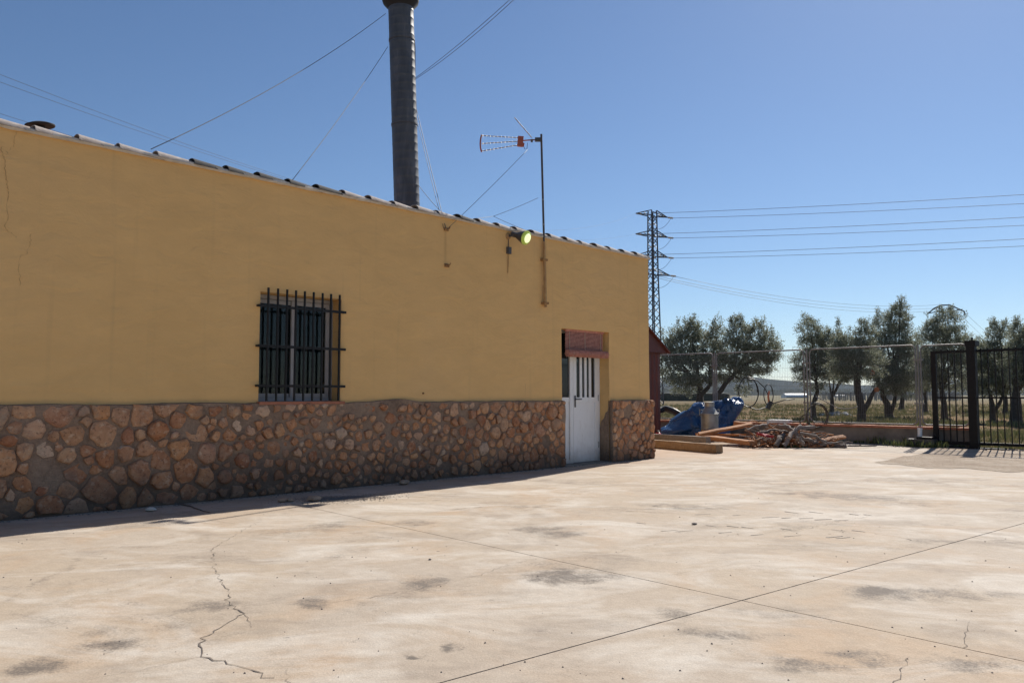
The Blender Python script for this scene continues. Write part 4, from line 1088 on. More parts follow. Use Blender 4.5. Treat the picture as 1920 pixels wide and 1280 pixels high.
for s_, xe in ((-1, sx0 - ov - .03), (1, sx1 + ov + .03)):
    mb = MB(); a = Vector((pk, 0, ph + .03)); b_ = Vector((xe, 0, eh - .03))
    mb.add([(a.x, -.16, a.z), (b_.x, -.16, b_.z), (b_.x, sd + .1, b_.z), (a.x, sd + .1, a.z), (a.x, -.16, a.z + .035), (b_.x, -.16, b_.z + .035), (b_.x, sd + .1, b_.z + .035), (a.x, sd + .1, a.z + .035)],
           [(0, 1, 2, 3), (4, 5, 6, 7), (0, 1, 5, 4), (1, 2, 6, 5), (2, 3, 7, 6)])
    mb.build('roof_sheet', M['shed'], shed)

# ================================================================== BOUNDARY: low wall, fence panels, gate
FX = 7.0
lw = thing('low_wall', 'low grey boundary wall with terracotta brick coping', 'wall', hw(FX, 0), HROT)
WY0, WY1 = -3.15, 6.5
mb = MB(); n = 60
for i in range(n + 1):
    y = WY0 + (WY1 - WY0) * i / n
    e = .012 * noise.noise(Vector((y * 2, 0, 3)))
    mb.v += [(-.09 + e, y, -.02), (-.085 + e * .5, y, .36), (.14, y, .36), (.14, y, -.12)]
for i in range(n):
    for q in range(3): mb.f.append((4 * i + q, 4 * i + 1 + q, 4 * i + 5 + q, 4 * i + 4 + q))
mb.f += [(0, 3, 2, 1), (4 * n, 4 * n + 1, 4 * n + 2, 4 * n + 3)]
mb.build('wall_body', M['lowwall'], lw, smooth=True, angle=40)
y = WY0; rb = random.Random(8); cme = None
while y < WY1 - .05:
    ln_ = .245
    dz = rb.uniform(-.004, .004)
    mb = MB().box((-.135, .003, 0), (.17, ln_ - .003, .05))
    if cme is None:
        o = mb.build('coping_brick', M['brick'], lw); cme = o.data
    else:
        o = bpy.data.objects.new('coping_brick', cme); o.parent = lw; col.objects.link(o)
    o.location = (rb.uniform(-.006, .006), y, .361 + .004 + dz)
    o.rotation_euler = (0, R(rb.uniform(-1, 2)), R(rb.uniform(-1, 1)))
    y += ln_
def hyy(px, py=720): return hx(px, py, FX)[0]
def panel(pa, pb, zb, zt, label, slope=0.0):
    ya, yb = hyy(pa), hyy(pb)           # ya far, yb near
    if ya < yb: ya, yb = yb, ya
    P = thing('mesh_fence', label, 'fence', hw(FX + .03, yb, zb), HROT, 'mesh fence panels along the boundary')
    Wd = ya - yb; Hh = zt - zb; r = .0175; c_ = .10
    path = []
    def arc(cy, cz, a0, a1):
        return [(0, cy + c_ * math.cos(t), cz + c_ * math.sin(t)) for t in [a0 + (a1 - a0) * i / 5 for i in range(6)]]
    path = arc(Wd - c_, Hh - c_, 0, math.pi / 2) + arc(c_, Hh - c_, math.pi / 2, math.pi) + arc(c_, c_, math.pi, 1.5 * math.pi) + arc(Wd - c_, c_, 1.5 * math.pi, 2 * math.pi)
    path.append(path[0])
    MB().tube(path, r, 8, cap=False).build('frame', M['galv'], P, smooth=True)
    mb = MB(); n = int(Wd / .042)
    for i in range(1, n):
        y = Wd * i / n; mb.tube([(.004, y, .02), (.004, y, Hh - .02)], .0019, 3, cap=False)
    for i in range(1, 8):
        z = Hh * i / 8; mb.tube([(-.003, .02, z), (-.003, Wd - .02, z)], .0019, 3, cap=False)
    mb.build('wire_mesh', M['fencewire'], P)
    # angle kicks: two stiffening folds
    return P
panel(1200, 1336, .45, 2.20, 'mesh fence panel beside the red shed')
panel(1343, 1507, .45, 2.19, 'mesh fence panel behind the blue tarpaulin and cable loops')
panel(1518, 1717, .45, 2.19, 'mesh fence panel right of the coiled hose')
panel(1727, 1814, .45, 2.17, 'short mesh fence panel behind the black gate')
for px, lab in ((1339.5, 'grey fence post nearest the red shed'), (1512.5, 'grey fence post behind the coiled hose'), (1722, 'grey fence post just left of the gate')):
    p = thing('fence_post', lab, 'post', hw(FX + .03, hyy(px), .40), HROT, 'posts between fence panels')
    MB().tube([(0, 0, 0), (0, 0, 1.80)], .022, 10).build('tube', M['galv'], p, smooth=True, angle=50)
    MB().box((-.035, -.035, 0), (.035, .035, .03)).build('foot', M['galv'], p)
    for z in (.5, 1.45): MB().box((-.03, -.10, z), (.03, .10, z + .03)).build('clamp', M['galv'], p)

# black sliding gate
GX = 6.80
gy0 = hx(1748, 740, GX)[0]; gy1 = -8.3
gate = thing('sliding_gate', 'black iron bar gate standing right of the fence', 'gate', hw(GX, gy0), HROT)
GL = gy0 - gy1; GB, GT = .07, 2.0
mb = MB(); mb.box((-.03, -.10, GB - .03), (.03, 0, GT + .03)); mb.build('stile', M['gateiron'], gate)
mb = MB(); mb.box((-.03, -GL, GB - .03), (.03, -GL + .1, GT + .03)); mb.build('stile', M['gateiron'], gate)
for z, h_ in ((GB, .06), (1.025, .035), (GT - .02, .05)):
    MB().box((-.025, -GL + .1, z), (.025, -.1, z + h_)).build('rail', M['gateiron'], gate)
bar_me = None; y = -.10 - .105
while y > -GL + .12:
    if bar_me is None:
        o = MB().box((-.010, -.010, GB + .03), (.010, .010, GT + .055)).build('bar', M['gateiron'], gate); bar_me = o.data
    else:
        o = bpy.data.objects.new('bar', bar_me); o.parent = gate; col.objects.link(o)
    o.location = (0, y, 0); y -= .125
py_ = hx(1825, 740, 6.68)[0]
gpst = thing('gate_post', 'thick square black post in front of the gate bars', 'post', hw(6.66, py_), HROT)
MB().box((-.08, -.08, 0), (.08, .08, 2.10)).build('shaft', M['gateiron'], gpst)
MB().box((-.09, -.10, 2.10), (.20, .10, 2.21)).build('head', M['gateiron'], gpst)
mb = MB(); mb.box((.05, .03, 1.98), (.24, .09, 2.10)); mb.build('roller_bracket', M['gateiron'], gpst)
MB().tube([(0, -.02, 2.21), (.0, -.02, 2.28)], .018, 8).build('cap_stub', M['gateiron'], gpst)
MB().box((-.10, -.55, .004), (.10, .55, .03)).build('foot_plate', M['gateiron'], gpst)
# gate motor and white pipe stub by the wall
c = hw(6.55, hx(1725, 800, 6.55)[0])
gm = thing('gate_motor', 'dark low gate motor box among weeds beside the gate', 'motor', c, HROT)
MB().box((-.14, -.30, .0), (.14, .22, .17)).build('case', M['lampbody'], gm)
MB().box((-.12, -.28, .172), (.12, .05, .215)).build('lid', M['gateiron'], gm)
ps = MB().tube([c + Vector((0, .02, .175)) , c + Vector((.005, .02, .36))], .045, 12)
ps.tube([c + Vector((.005, .02, .362)), c + Vector((.008, .02, .40))], .05, 12)
tag(ps.build('pipe_stub', M['farwhite'], smooth=True, angle=50), 'short white pipe stub rising from the dark motor box', 'pipe')

# ================================================================== YARD THINGS
# blue tarpaulin: heavy folded sheet over junk
def tarp():
    Y0 = 20.3
    prof = [  # y px, left px, right px
        (818, 1236, 1366), (806, 1238, 1369), (796, 1256, 1375), (785, 1268, 1380), (774, 1280, 1386), (765, 1294, 1391), (757, 1310, 1394), (752, 1322, 1393), (747, 1340, 1390), (743, 1370, 1386)]
    mb = MB(); n = 120; m = 60
    rows = []
    for j in range(m + 1):
        k = j / m * (len(prof) - 1); i = min(int(k), len(prof) - 2); f_ = k - i
        yp = prof[i][0] * (1 - f_) + prof[i + 1][0] * f_; l = prof[i][1] * (1 - f_) + prof[i + 1][1] * f_; r = prof[i][2] * (1 - f_) + prof[i + 1][2] * f_
        a, b_ = at(l, yp, Y0), at(r, yp, Y0)
        rows.append((a.x, b_.x, max(0.004, a.z), j / m))
    rr = random.Random(21)
    # folds: random planes whose kinks crease the sheet
    seeds = [Vector((rr.uniform(3.9, 6.0), rr.uniform(19.6, 21.0), rr.uniform(0, 1.1))) for _ in range(46)]
    amp = [rr.uniform(-.10, .10) for _ in seeds]; tl = [Vector((rr.gauss(0, .5), rr.gauss(0, .5), rr.gauss(0, .5))) for _ in seeds]
    def fold(p):
        d = sorted(((p - s_).length, i) for i, s_ in enumerate(seeds))[:3]
        w_ = [1 / (q[0] + .02) ** 6 for q in d]; sw = sum(w_)
        return sum(w_[i] * (amp[q[1]] + tl[q[1]].dot(p - seeds[q[1]]) * .55) for i, q in enumerate(d)) / sw
    for (xa_, xb_, z, k) in rows:
        cx_ = (xa_ + xb_) / 2; hw_ = (xb_ - xa_) / 2; dp = (.52 * (1 - k) + .20 * k)
        for i in range(n):
            t = 2 * math.pi * i / n
            ct_, st_ = math.cos(t), math.sin(t)
            x = cx_ + hw_ * math.copysign(abs(ct_) ** .8, ct_); y = Y0 + dp * math.copysign(abs(st_) ** .8, st_)
            d = fold(Vector((x, y, z))); c3 = abs(noise.noise(Vector((x * 6, y * 6, z * 2.2)))) * .05
            d = max(-.16, min(.16, d)) - c3 + .02
            mb.v.append((x + ct_ * d * .55, y + st_ * d * 1.25, max(.006, z + (d * .45 if k > .25 else 0))))
    mb.f = [(j * n + i, j * n + (i + 1) % n, (j + 1) * n + (i + 1) % n, (j + 1) * n + i) for j in range(m) for i in range(n)]
    mb.f.append(tuple(m * n + i for i in range(n)))
    o = mb.build('tarpaulin', M['tarp'], smooth=True, angle=32)
    return tag(o, 'crumpled blue tarpaulin heaped over junk by the fence', 'tarpaulin')
tarp()
# zinc can
cc = at(1331, 820, 19.3); cc.z = 0
cp = thing('milk_can', 'dull zinc churn can standing before the blue tarpaulin', 'can', cc)
MB().lathe([(.19, 0), (.205, .015), (.205, .62), (.212, .625), (.212, .65), (.20, .66), (.115, .80), (.108, .815)], 36).build('body', M['can'], cp, smooth=True, angle=30)
MB().lathe([(.112, .817), (.118, .825), (.118, .90), (.125, .905), (.125, .925), (.03, .93)], 32).build('neck', M['can'], cp, smooth=True, angle=30)
for s_ in (-1, 1):
    MB().tube([(s_ * .15, 0, .735), (s_ * .235, 0, .75), (s_ * .235, 0, .62), (s_ * .205, 0, .58)], .010, 6).build('handle', M['can'], cp, smooth=True)
# black drain pipe curl by the shed
pts = [at(x, y, 21.0) for x, y in ((1225, 772), (1240, 769), (1252, 766), (1262, 770), (1270, 776), (1276, 785), (1280, 797))]
pts = [p + Vector((0, .25 * math.sin(i), 0)) for i, p in enumerate(pts)]
tag(MB().tube(pts, .085, 14).build('drain_pipe', M['rubber'], smooth=True, angle=60), 'thick black pipe curling out behind the blue tarpaulin', 'pipe')
c = at(1234, 820, 19.0); c.z = 0
rc = thing('red_canister', 'small red canister between the shed and the tarpaulin', 'canister', c)
MB().lathe([(.07, 0), (.08, .01), (.08, .17), (.05, .21), (.025, .22)], 20).build('body', M['redplastic'], rc, smooth=True, angle=40)
MB().lathe([(.028, .221), (.028, .255), (.02, .26)], 14).build('cap', M['lampbody'], rc, smooth=True, angle=40)

# beams, planks, branches
def rough_beam(name, p0, p1, w_, h_, mat, label, cat, group=None, seed=0, tilt=0):
    r = random.Random(seed); p0, p1 = Vector(p0), Vector(p1); n = 12
    d = (p1 - p0).normalized(); a = d.cross(Vector((0, 0, 1))).normalized(); b_ = a.cross(d)
    if tilt: Q = Quaternion(d, tilt); a = Q @ a; b_ = Q @ b_
    mb = MB(); rim = [(-1, -.8), (-.8, -1), (.8, -1), (1, -.8), (1, .8), (.8, 1), (-.8, 1), (-1, .8)]
    bow = r.uniform(-.012, .012)
    for i in range(n + 1):
        k = i / n; p = p0.lerp(p1, k) + a * bow * math.sin(math.pi * k); s_ = 1 + .05 * noise.noise(Vector((k * 6, seed, 0)))
        for (u_, v_) in rim: mb.v.append(tuple(p + a * (u_ * w_ / 2 * s_ + r.uniform(-.003, .003)) + b_ * (v_ * h_ / 2 * s_ + r.uniform(-.003, .003))))
    mb.f = [(8 * i + k, 8 * i + (k + 1) % 8, 8 * i + 8 + (k + 1) % 8, 8 * i + 8 + k) for i in range(n) for k in range(8)]
    mb.f += [tuple(range(7, -1, -1)), tuple(8 * n + k for k in range(8))]
    return tag(mb.build(name, mat, smooth=True, angle=35), label, cat, group)
e = gp(1350, 850); f_ = gp(1205, 836.5)
rough_beam('timber_beam', e + Vector((0, 0.03, .085)), f_ + Vector((-.3, .4, .085)), .17, .165, M['beam'], 'long pale squared timber beam lying on the concrete by the house corner', 'beam', seed=1)
rough_beam('timber_beam', gp(1310, 836) + Vector((.20, -.05, .10)), gp(1205, 829) + Vector((-.2, .5, .10)), .15, .20, M['greybeam'], 'grey weathered beam lying just behind the pale beam', 'beam', seed=2)
rough_beam('plank', gp(1413, 839) + Vector((0, .0, .09)), gp(1318, 833) + Vector((0, .3, .16)), .22, .10, M['plank'], 'wide rusty brown plank lowest of the plank stack', 'plank', seed=3)
rough_beam('plank', gp(1408, 836) + Vector((0, .15, .22)), gp(1315, 831) + Vector((0, .3, .19)), .20, .045, M['plank'], 'thin brown plank in the middle of the plank stack', 'plank', seed=4, tilt=.15)
rough_beam('plank', gp(1415, 833) + Vector((0, .15, .44)), gp(1318, 834) + Vector((0, .35, .22)), .16, .06, M['plank'], 'tilted plank with pale upper face on top of the stack', 'plank', seed=5, tilt=-.2)
rough_beam('plank', gp(1465, 838) + Vector((0, 0, .03)), gp(1405, 833) + Vector((0, .2, .12)), .12, .05, M['plank'], 'short reddish plank end poking out under the branches', 'plank', seed=6)
rough_beam('plank', gp(1400, 826) + Vector((0, .2, .32)), gp(1325, 830) + Vector((0, .3, .26)), .14, .05, M['beam'], 'pale sawn board behind the stacked brown planks', 'plank', seed=7)
rough_beam('plank', at(1378, 793, 18.4), at(1408, 797, 18.2), .2, .10, M['plank'], 'short brown block lying on top behind the planks', 'plank', seed=12)
rough_beam('plank', at(1540, 826, 17.2), at(1583, 818, 17.4), .12, .05, M['plank'], 'orange brown board slanting at the right of the heap', 'plank', seed=13, tilt=.4)
rough_beam('plank', at(1500, 808, 17.6), at(1560, 815, 17.9), .09, .04, M['plank'], 'thin reddish lath behind the right end of the heap', 'plank', seed=14)
rough_beam('plank', at(1495, 802, 17.5), at(1526, 800, 17.6), .10, .07, M['greybeam'], 'short grey board end at the top right of the heap', 'plank', seed=15)
def branch(name, path, r0, r1, label, cat='branch', group=None, seed=0, mat='branch'):
    r = random.Random(seed); P = [Vector(p) for p in path]; fine = []
    for i in range(len(P) - 1):
        for k in range(4): fine.append(P[i].lerp(P[i + 1], k / 4) + Vector((r.gauss(0, .014), r.gauss(0, .014), r.gauss(0, .012))))
    fine.append(P[-1]); m = len(fine)
    rr = [(r0 + (r1 - r0) * i / (m - 1)) * r.uniform(.82, 1.16) * .72 for i in range(m)]
    for i in range(m):
        if fine[i].z < rr[i] * .8: fine[i].z = rr[i] * .8
    return tag(MB().tube(fine, rr, 8).build(name, M[mat], smooth=True, angle=50), label, cat, group)
BY = 16.9
branch('branch', [gp(1475, 837), gp(1510, 839), gp(1545, 838), gp(1586, 840)], .055, .06, 'thick crooked grey branch lying frontmost on the concrete', seed=1)
branch('branch', [at(1455, 798, 17.3), at(1480, 800, 17.1), at(1495, 815, 16.9), at(1520, 826, 16.8), at(1550, 834, 16.8)], .075, .045, 'long forked grey branch arching over the heap', seed=2)
branch('branch', [at(1470, 836, 16.7), at(1478, 820, 16.8), at(1492, 805, 17.0), at(1500, 799, 17.1)], .07, .06, 'stout grey branch leaning upright in the heap', seed=3)
branch('branch', [at(1500, 812, 16.8), at(1530, 818, 16.7), at(1548, 832, 16.7)], .05, .035, 'slender pale branch on the right slope of the heap', seed=4)
branch('branch', [at(1400, 806, 17.0), at(1425, 797, 17.1), at(1438, 796, 17.3)], .045, .035, 'pale bent branch on the left top of the heap', seed=5)
branch('branch', [at(1495, 818, 16.6), at(1500, 826, 16.5), at(1508, 833, 16.5)], .06, .05, 'short bleached stump piece at the heap front', seed=6)
branch('branch', [at(1455, 836, 16.7), at(1463, 820, 16.9), at(1470, 815, 17.1)], .08, .07, 'mossy brown log end left of the leaning branch', seed=7)
branch('branch', [gp(1590, 837), gp(1643, 836.5)], .028, .02, 'thin grey stick lying alone right of the heap', seed=8)
branch('branch', [at(1425, 812, 17.2), at(1450, 806, 17.3), at(1478, 810, 17.4)], .05, .04, 'dark branch across the back of the heap', seed=9)
branch('branch', [at(1520, 834, 17.0), at(1550, 828, 17.1), at(1580, 833, 17.2)], .05, .04, 'brown branch low at the right end of the heap', seed=10)
SL = {'branch': 'thin dark barked stick in the firewood heap', 'greybeam': 'thin bleached grey stick in the firewood heap', 'plank': 'thin rusty brown lath in the firewood heap'}
for i in range(110):
    x = rng.uniform(1404, 1565); top = np.interp(x, [1405, 1430, 1455, 1500, 1560], [812, 796, 795, 803, 828])
    y = rng.uniform(top + 2, 836); Yb = 17.9 - (y - 800) * .03 + rng.uniform(-.15, .3)
    p = at(x, y, Yb); a = rng.uniform(0, math.pi); ln_ = rng.uniform(.18, .45); d = Vector((math.cos(a), math.sin(a) * .7, rng.uniform(-.35, .35))) * ln_
    z_ = max(p.z, .03); p.z = z_
    mt_s = rng.choice(('branch', 'branch', 'greybeam', 'plank'))
    q0, q1 = p - d, p + d
    q0.z = max(.012, q0.z); q1.z = max(.012, q1.z)
    branch('twig', [q0, (q0 + q1) / 2 + Vector((0, 0, rng.uniform(-.02, .04))), q1], rng.uniform(.012, .030), rng.uniform(.008, .018), SL[mt_s], 'stick', 'small sticks in the firewood heap', seed=100 + i, mat=mt_s)
# core mass of chips so the heap is not hollow
mb = MB()
for i in range(500):
    x = rng.gauss(1480, 45)
    if not 1405 < x < 1570: continue
    top = np.interp(x, [1405, 1430, 1455, 1500, 1570], [826, 810, 808, 816, 834]); y = rng.uniform(top, 838)
    p = at(x, y, 17.6 - (y - 800) * .02 + rng.uniform(-.2, .4)); p.z = max(.02, p.z)
    a = rng.uniform(0, 6.28); d = Vector((math.cos(a), math.sin(a), rng.uniform(-.5, .5))) * rng.uniform(.04, .12)
    mb.beam(p - d, p + d, rng.uniform(.01, .04), rng.uniform(.006, .03))
tag(mb.build('wood_chips', M['plank']), 'bark and splinters filling the firewood heap', 'wood chips', kind='stuff')
rp = [at(1420, 813, 16.75), at(1435, 816, 16.7), at(1450, 819, 16.65)]
mb = MB(); n = 14
for i in range(n + 1):
    k = i / n; p = rp[0].lerp(rp[2], k); wv = .02 * math.sin(k * 14)
    for j in range(5): mb.v.append((p.x + wv * .3, p.y - .05 + .04 * j + wv, p.z + .03 * math.sin(j * 1.3 + k * 9)))
mb.f = [(i * 5 + j, i * 5 + j + 1, (i + 1) * 5 + j + 1, (i + 1) * 5 + j) for i in range(n) for j in range(4)]
o = mb.build('rag', M['redrag'], smooth=True); so = o.modifiers.new('thick', 'SOLIDIFY'); so.thickness = .008
tag(o, 'crimson rag caught among the sticks of the heap', 'rag')

# coiled hose leaning on the low wall, cable loops on the fence
def loop(cx_, cy_, rx, ry, Y, turns, jit, r, mat, name, label, cat, seed, start=0):
    rr = random.Random(seed); pts = []; N_ = int(30 * turns)
    for i in range(N_ + 1):
        t = start + 2 * math.pi * turns * i / N_; g_ = 1 + jit * math.sin(t * .37 + seed) * .5
        dx = cx_ + rx * g_ * math.cos(t) + jit * 14 * math.sin(t * .21); dyy = cy_ - ry * g_ * math.sin(t)
        pts.append(at(dx, dyy, Y + .10 * math.sin(t * .5 + seed)))
    return tag(MB().tube(pts, r, 7).build(name, M[mat], smooth=True), label, cat)
YH = hw(FX - .22, hx(1530, 780, FX)[0]).y
loop(1530, 780, 20, 23, YH, 2.3, .18, .016, 'hose', 'hose_coil', 'coil of dusty dark hose leaning against the low wall', 'hose', 3)
loop(1512, 790, 13, 14, YH + .02, 1.0, .1, .012, 'hose', 'hose_coil', 'small loop of thin hose left of the bigger coil', 'hose', 5)
YC = hw(FX - .04, hx(1415, 740, FX)[0]).y
loop(1402, 735, 17, 26, YC, 1.3, .2, .014, 'rubber', 'cable_loop', 'black cable loop hanging on the fence above the tarpaulin', 'cable', 7)
loop(1440, 740, 9, 20, YC, 1.0, .1, .012, 'rubber', 'cable_loop', 'narrow black cable loop hung beside the dark plug box', 'cable', 9)
tag(wire('hanging_cable', [at(x, y, YC) for x, y in ((1405, 707), (1420, 714), (1434, 727), (1441, 742), (1444, 758), (1450, 756), (1470, 750), (1490, 748))], .013, M['rubber']), 'black cable slanting down the fence to the plug box', 'cable')
tag(wire('hanging_cable', [at(x, y, YC) for x, y in ((1390, 757), (1400, 762), (1420, 768), (1440, 763))], .012, M['rubber']), 'low black cable sagging right from the tarpaulin', 'cable')
p = at(1442, 757, YC - .05)
pb = thing('plug_box', 'dark plug box with orange lead hung on the fence', 'plug box', p - Vector((0, 0, .10)))
MB().beam((-.04, 0, -.02), (.05, 0, .16), .08, .10, (1, 0, 0)).build('case', M['rubber'], pb)
MB().tube([(.0, 0, .14), (-.02, -.01, .28), (.01, 0, .42)], .022, 7).build('lead', M['orange'], pb, smooth=True)
tag(wire('slack_cable', sag(at(1530, 743, YC - .5), at(1568, 763, YC - .9), .0) + sag(at(1570, 764, YC - .95), at(1608, 762, YC - 1.6), .04), .011, M['galv']), 'pale slack cable across the fence panel toward the tree trunk', 'cable')
p = hw(FX + .6, hx(1465, 787, FX + .6)[0], .1)
mb = MB(); mb.beam(at(1442, 790, 20.0), at(1482, 791, 19.7), .35, .10); tag(mb.build('white_board', M['farwhite']), 'white board lying behind the low wall', 'board')
# grey sheet heap out in the field
c = gp(1568, 779, 0)
mb = MB(); nn = 18
for j in range(nn + 1):
    for i in range(nn + 1):
        u_, v_ = i / nn * 2 - 1, j / nn * 2 - 1; k = max(0, 1 - (u_ * u_) ** 1.0) * max(0, 1 - v_ * v_)
        mb.v.append((c.x + u_ * .85, c.y + v_ * .5, -.05 + .30 * k ** .5 * (.75 + .5 * noise.noise(Vector((u_ * 2.5, v_ * 2.5, 4))))))
mb.f = [(j * (nn + 1) + i, j * (nn + 1) + i + 1, (j + 1) * (nn + 1) + i + 1, (j + 1) * (nn + 1) + i) for j in range(nn) for i in range(nn)]
tag(mb.build('plastic_sheet', M['greysheet'], smooth=True, angle=30), 'grey plastic sheet heaped in the grass behind the fence', 'sheet')

# loose stones, twigs, gravel on the concrete
def rockmesh(sx_, sy_, sz_, seed):
    r = random.Random(seed); mb = MB(); n = 8; rings = [(-.9, .55), (-.3, .98), (.35, .92), (.85, .45)]
    for z, rad in rings:
        for k in range(n):
            t = 2 * math.pi * k / n; e = r.uniform(.82, 1.12)
            mb.v.append((math.cos(t) * rad * sx_ * e, math.sin(t) * rad * sy_ * e, (z + .9) / 1.75 * sz_ * r.uniform(.92, 1.05)))
    mb.f = [(a * n + k, a * n + (k + 1) % n, (a + 1) * n + (k + 1) % n, (a + 1) * n + k) for a in range(3) for k in range(n)] + [tuple(range(n - 1, -1, -1)), tuple(3 * n + k for k in range(n))]
    return mb
for i, (px, py, s_, lab, mt_) in enumerate(((283, 958, .042, 'whitish stone chip in the wall shadow at left', 'whitemortar'), (530, 941, .045, 'reddish stone chip leftmost of the pair near the shadow edge', 'rock'), (543, 940, .042, 'pinkish stone chip right of the pair near the shadow edge', 'rock'),
        (589, 939, .060, 'pale flat stone on the shadow edge below the window', 'rock'), (758, 908, .065, 'small stone against the foot of the plinth', 'rock'), (806, 1049, .010, 'tiny dark pebble alone on the open concrete', 'gravel'), (1302, 983, .02, 'tiny pebble among the tyre prints', 'gravel'))):
    o = rockmesh(s_ * 1.3, s_, s_ * .9, i).build('loose_stone', M[mt_], smooth=True, angle=40); q = gp(px, py); o.location = (q.x, q.y, 0.0); o.rotation_euler = (0, 0, i * 1.1)
    tag(o, lab, 'stone', 'loose stones on the concrete')
branch('dry_twig', [gp(330, 945), gp(355, 950), gp(395, 961)], .012, .007, 'dry curved twig in the wall shadow', 'twig', seed=40)
branch('dry_twig', [gp(925, 887), gp(960, 886)], .012, .01, 'short dry stick at the plinth foot near the door', 'twig', seed=41)
mb = MB()
for i in range(2600):
    x = rng.gauss(640, 44); y = 937 - (x - 600) * .045 + rng.gauss(0, 3.2)
    p = gp(x, y); s_ = rng.uniform(.002, .006)
    mb.add([p + Vector((-s_, -s_, 0)), p + Vector((s_, -s_ * .7, 0)), p + Vector((s_ * .8, s_, 0)), p + Vector((-s_ * .7, s_, 0)), p + Vector((0, 0, s_ * 1.1))], [(0, 1, 4), (1, 2, 4), (2, 3, 4), (3, 0, 4)])
for i in range(700):
    k = rng.random(); q = hw(-13 + 12.9 * k, -PR - abs(rng.gauss(0.02, .05)) - .03); s_ = rng.uniform(.003, .011)
    mb.add([q + Vector((-s_, -s_, 0)), q + Vector((s_, -s_ * .7, 0)), q + Vector((s_ * .8, s_, 0)), q + Vector((-s_ * .7, s_, 0)), q + Vector((0, 0, s_ * 1.1))], [(0, 1, 4), (1, 2, 4), (2, 3, 4), (3, 0, 4)])
for i in range(900):
    q = hw(6.9 - abs(rng.gauss(0, .25)), rng.uniform(-6, 1)); s_ = rng.uniform(.006, .03)
    mb.add([q + Vector((-s_, -s_, 0)), q + Vector((s_, -s_ * .7, 0)), q + Vector((s_ * .8, s_, 0)), q + Vector((-s_ * .7, s_, 0)), q + Vector((0, 0, s_ * 1.1))], [(0, 1, 4), (1, 2, 4), (2, 3, 4), (3, 0, 4)])
for i in range(160):
    q = gp(rng.uniform(-100, 2000), rng.uniform(880, 1290)); s_ = rng.uniform(.002, .006)
    if (q - HC).dot(HN) > -.4: continue
    mb.add([q + Vector((-s_, -s_, 0)), q + Vector((s_, -s_ * .7, 0)), q + Vector((s_ * .8, s_, 0)), q + Vector((-s_ * .7, s_, 0)), q + Vector((0, 0, s_ * 1.1))], [(0, 1, 4), (1, 2, 4), (2, 3, 4), (3, 0, 4)])
tag(mb.build('gravel', M['gravel'], base=False), 'dark grit and gravel scattered over the concrete', 'gravel', kind='stuff')

# ================================================================== VEGETATION
nr = np.random.default_rng(5)
def leaf_mesh(name, P, D, Ln, Wd, mat, parent=None):
    n = len(P)
    up = nr.normal(size=(n, 3)); side = np.cross(D, up); side /= np.linalg.norm(side, axis=1, keepdims=True) + 1e-9
    Ln = Ln[:, None]; Wd = Wd[:, None]
    V = np.empty((n, 4, 3))
    V[:, 0] = P; V[:, 1] = P + D * Ln * .5 + side * Wd * .5; V[:, 2] = P + D * Ln; V[:, 3] = P + D * Ln * .5 - side * Wd * .5
    me = bpy.data.meshes.new(name); me.vertices.add(4 * n); me.vertices.foreach_set('co', V.reshape(-1).astype(np.float32))
    me.loops.add(4 * n); me.loops.foreach_set('vertex_index', np.arange(4 * n, dtype=np.int32))
    me.polygons.add(n); me.polygons.foreach_set('loop_start', np.arange(0, 4 * n, 4, dtype=np.int32)); me.polygons.foreach_set('loop_total', np.full(n, 4, dtype=np.int32))
    me.update(calc_edges=True); me.validate()
    me.materials.append(mat)
    o = bpy.data.objects.new(name, me); o.parent = parent; col.objects.link(o); return o
